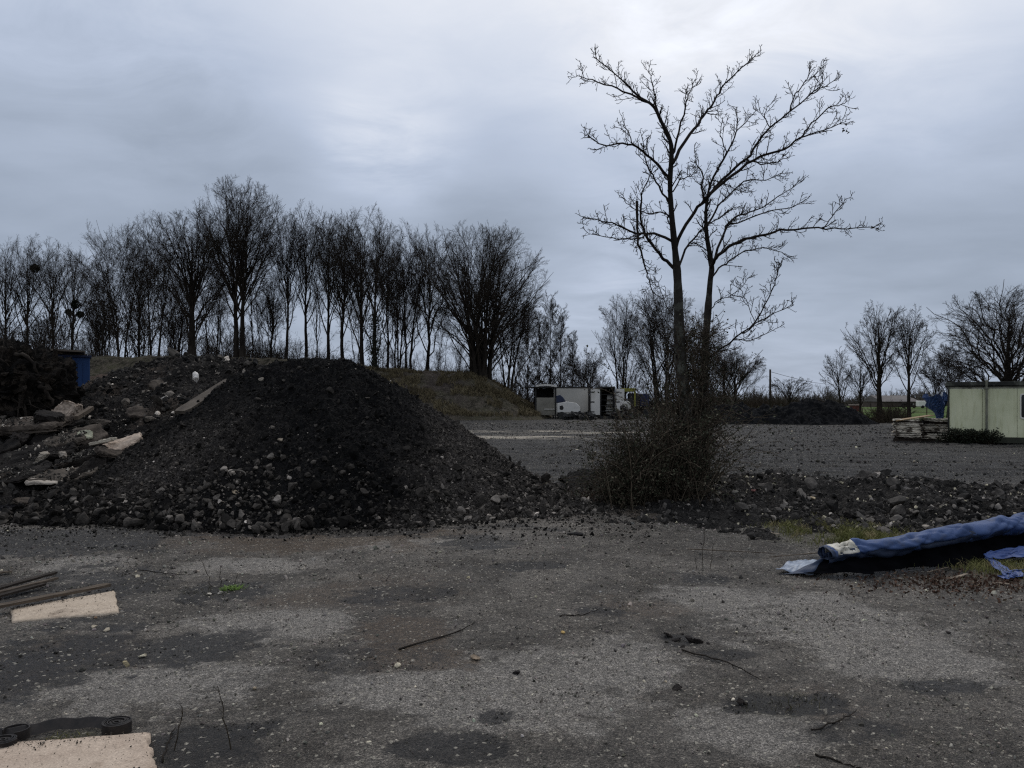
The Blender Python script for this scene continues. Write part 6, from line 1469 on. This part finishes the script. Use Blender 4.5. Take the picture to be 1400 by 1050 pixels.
# ================================================================ WORLD, SUN, CAMERA
def world():
    w = bpy.data.worlds.new('World'); scn.world = w; w.use_nodes = True; n = NT(w); bg = n.n['Background']
    sky = n.new('ShaderNodeTexSky', sky_type='NISHITA'); sky.sun_disc = False; sky.sun_elevation = math.radians(52); sky.sun_rotation = math.radians(12); sky.air_density = 1.; sky.dust_density = 2.
    g_ = n.new('ShaderNodeTexCoord').outputs['Generated']
    sp = n.new('ShaderNodeSeparateXYZ'); n.link(g_, sp.inputs[0]); z = sp.outputs[2]
    zc = n.math('MAXIMUM', z, .0); den = n.math('ADD', zc, .16)
    cb = n.new('ShaderNodeCombineXYZ'); n.link(n.math('DIVIDE', sp.outputs[0], den), cb.inputs[0]); n.link(n.math('DIVIDE', sp.outputs[1], den), cb.inputs[1]); pl = cb.outputs[0]
    big = n.noise(pl, .55, 4, .5, .2); mid = n.noise(n.scale(pl, (1, 1.3, 1)), 1.7, 5, .5, .3); fine = n.noise(pl, 5, 6, .55)
    def lobe(px, py, width):
        v = norm(np.array([(px-CX)/F, 1, (HOR-py)/F])); d = n.new('ShaderNodeVectorMath', operation='DOT_PRODUCT'); n.link(g_, d.inputs[0]); d.inputs[1].default_value = tuple(float(q) for q in v)
        a = n.math('SUBTRACT', 1, d.outputs['Value']); return n.math('EXPONENT', n.math('MULTIPLY', a, -1./(1-math.cos(math.radians(width)))))
    val = n.ramp(z, [(0, .40), (.06, .42), (.12, .41), (.2, .375), (.3, .47), (.4, .62), (.5, .74), (1, .66)])
    acc = n.math('ADD', val, n.math('MULTIPLY', n.math('SUBTRACT', big, .5), .22)); acc = n.math('ADD', acc, n.math('MULTIPLY', n.math('SUBTRACT', mid, .5), .20)); acc = n.math('ADD', acc, n.math('MULTIPLY', n.math('SUBTRACT', fine, .5), .035))
    fac = n.mr(n.noise(n.scale(pl, (1, 1.4, 1)), 2.6, 6, .6, .6), .35, .65, .45, 1.5)
    for (px, py, wd, am) in [(960, 10, 11, .20), (480, 190, 2.8, .17), (565, 225, 3.6, .11), (300, 200, 8, -.03), (100, 40, 12, -.15), (60, 170, 10, .09), (850, 395, 6, .10), (1060, 430, 8, .05), (500, 60, 9, .06), (1250, 50, 9, .04), (700, 290, 7, -.05), (1180, 320, 9, -.04), (1350, 200, 6, .03), (200, 330, 8, .04), (930, 330, 6, -.03), (20, 200, 8, -.03)]:
        acc = n.math('ADD', acc, n.math('MULTIPLY', n.math('MULTIPLY', lobe(px, py, wd), fac), am))
    back = n.mr(sp.outputs[1], -.6, .5, .80, 1.); acc = n.math('MULTIPLY', acc, n.math('MULTIPLY', back, 1.07))
    acc = n.math('MAXIMUM', acc, .1)
    tint = n.ramp(acc, [(.30, (.588, .70, .882)), (.55, (.61, .70, .87)), (.85, (.675, .70, .755))])
    sc = n.new('ShaderNodeVectorMath', operation='SCALE'); n.link(tint, sc.inputs[0]); n.link(n.math('MULTIPLY', acc, 10/.70), sc.inputs['Scale'])
    # cloud deck over the physical sky
    low = n.mr(z, -.05, .0)
    out = n.mix(.96, sky.outputs[0], sc.outputs[0]); out = n.mix(low, (.6, .6, .62), out)
    n.link(out, bg.inputs['Color']); bg.inputs['Strength'].default_value = .1
    s = bpy.data.lights.new('sun', 'SUN'); s.energy = .8; s.angle = math.radians(30); s.color = (1, .96, .9); o = bpy.data.objects.new('sun', s); COL.objects.link(o)
    el, az = math.radians(52), math.radians(12); dirv = Vector((math.sin(az)*math.cos(el), math.cos(az)*math.cos(el), math.sin(el))); o.rotation_euler = dirv.to_track_quat('Z', 'Y').to_euler(); o.location = (0, 0, 30)
world()
cam = bpy.data.cameras.new('camera'); co = bpy.data.objects.new('camera', cam); COL.objects.link(co)
co.location = (0, 0, CAMH); co.rotation_euler = (math.pi/2, 0, 0); cam.sensor_width = 36; cam.lens = 36*F/1400; cam.shift_y = (HOR-525)/1400.; cam.clip_end = 6000; cam.clip_start = .05
scn.camera = co
vs = scn.view_settings; vs.view_transform = 'Standard'; vs.look = 'None'; vs.gamma = 1; vs.exposure = 0
scn.cycles.max_bounces = 6; scn.cycles.use_denoising = False; scn.cycles.filter_width = 1.25
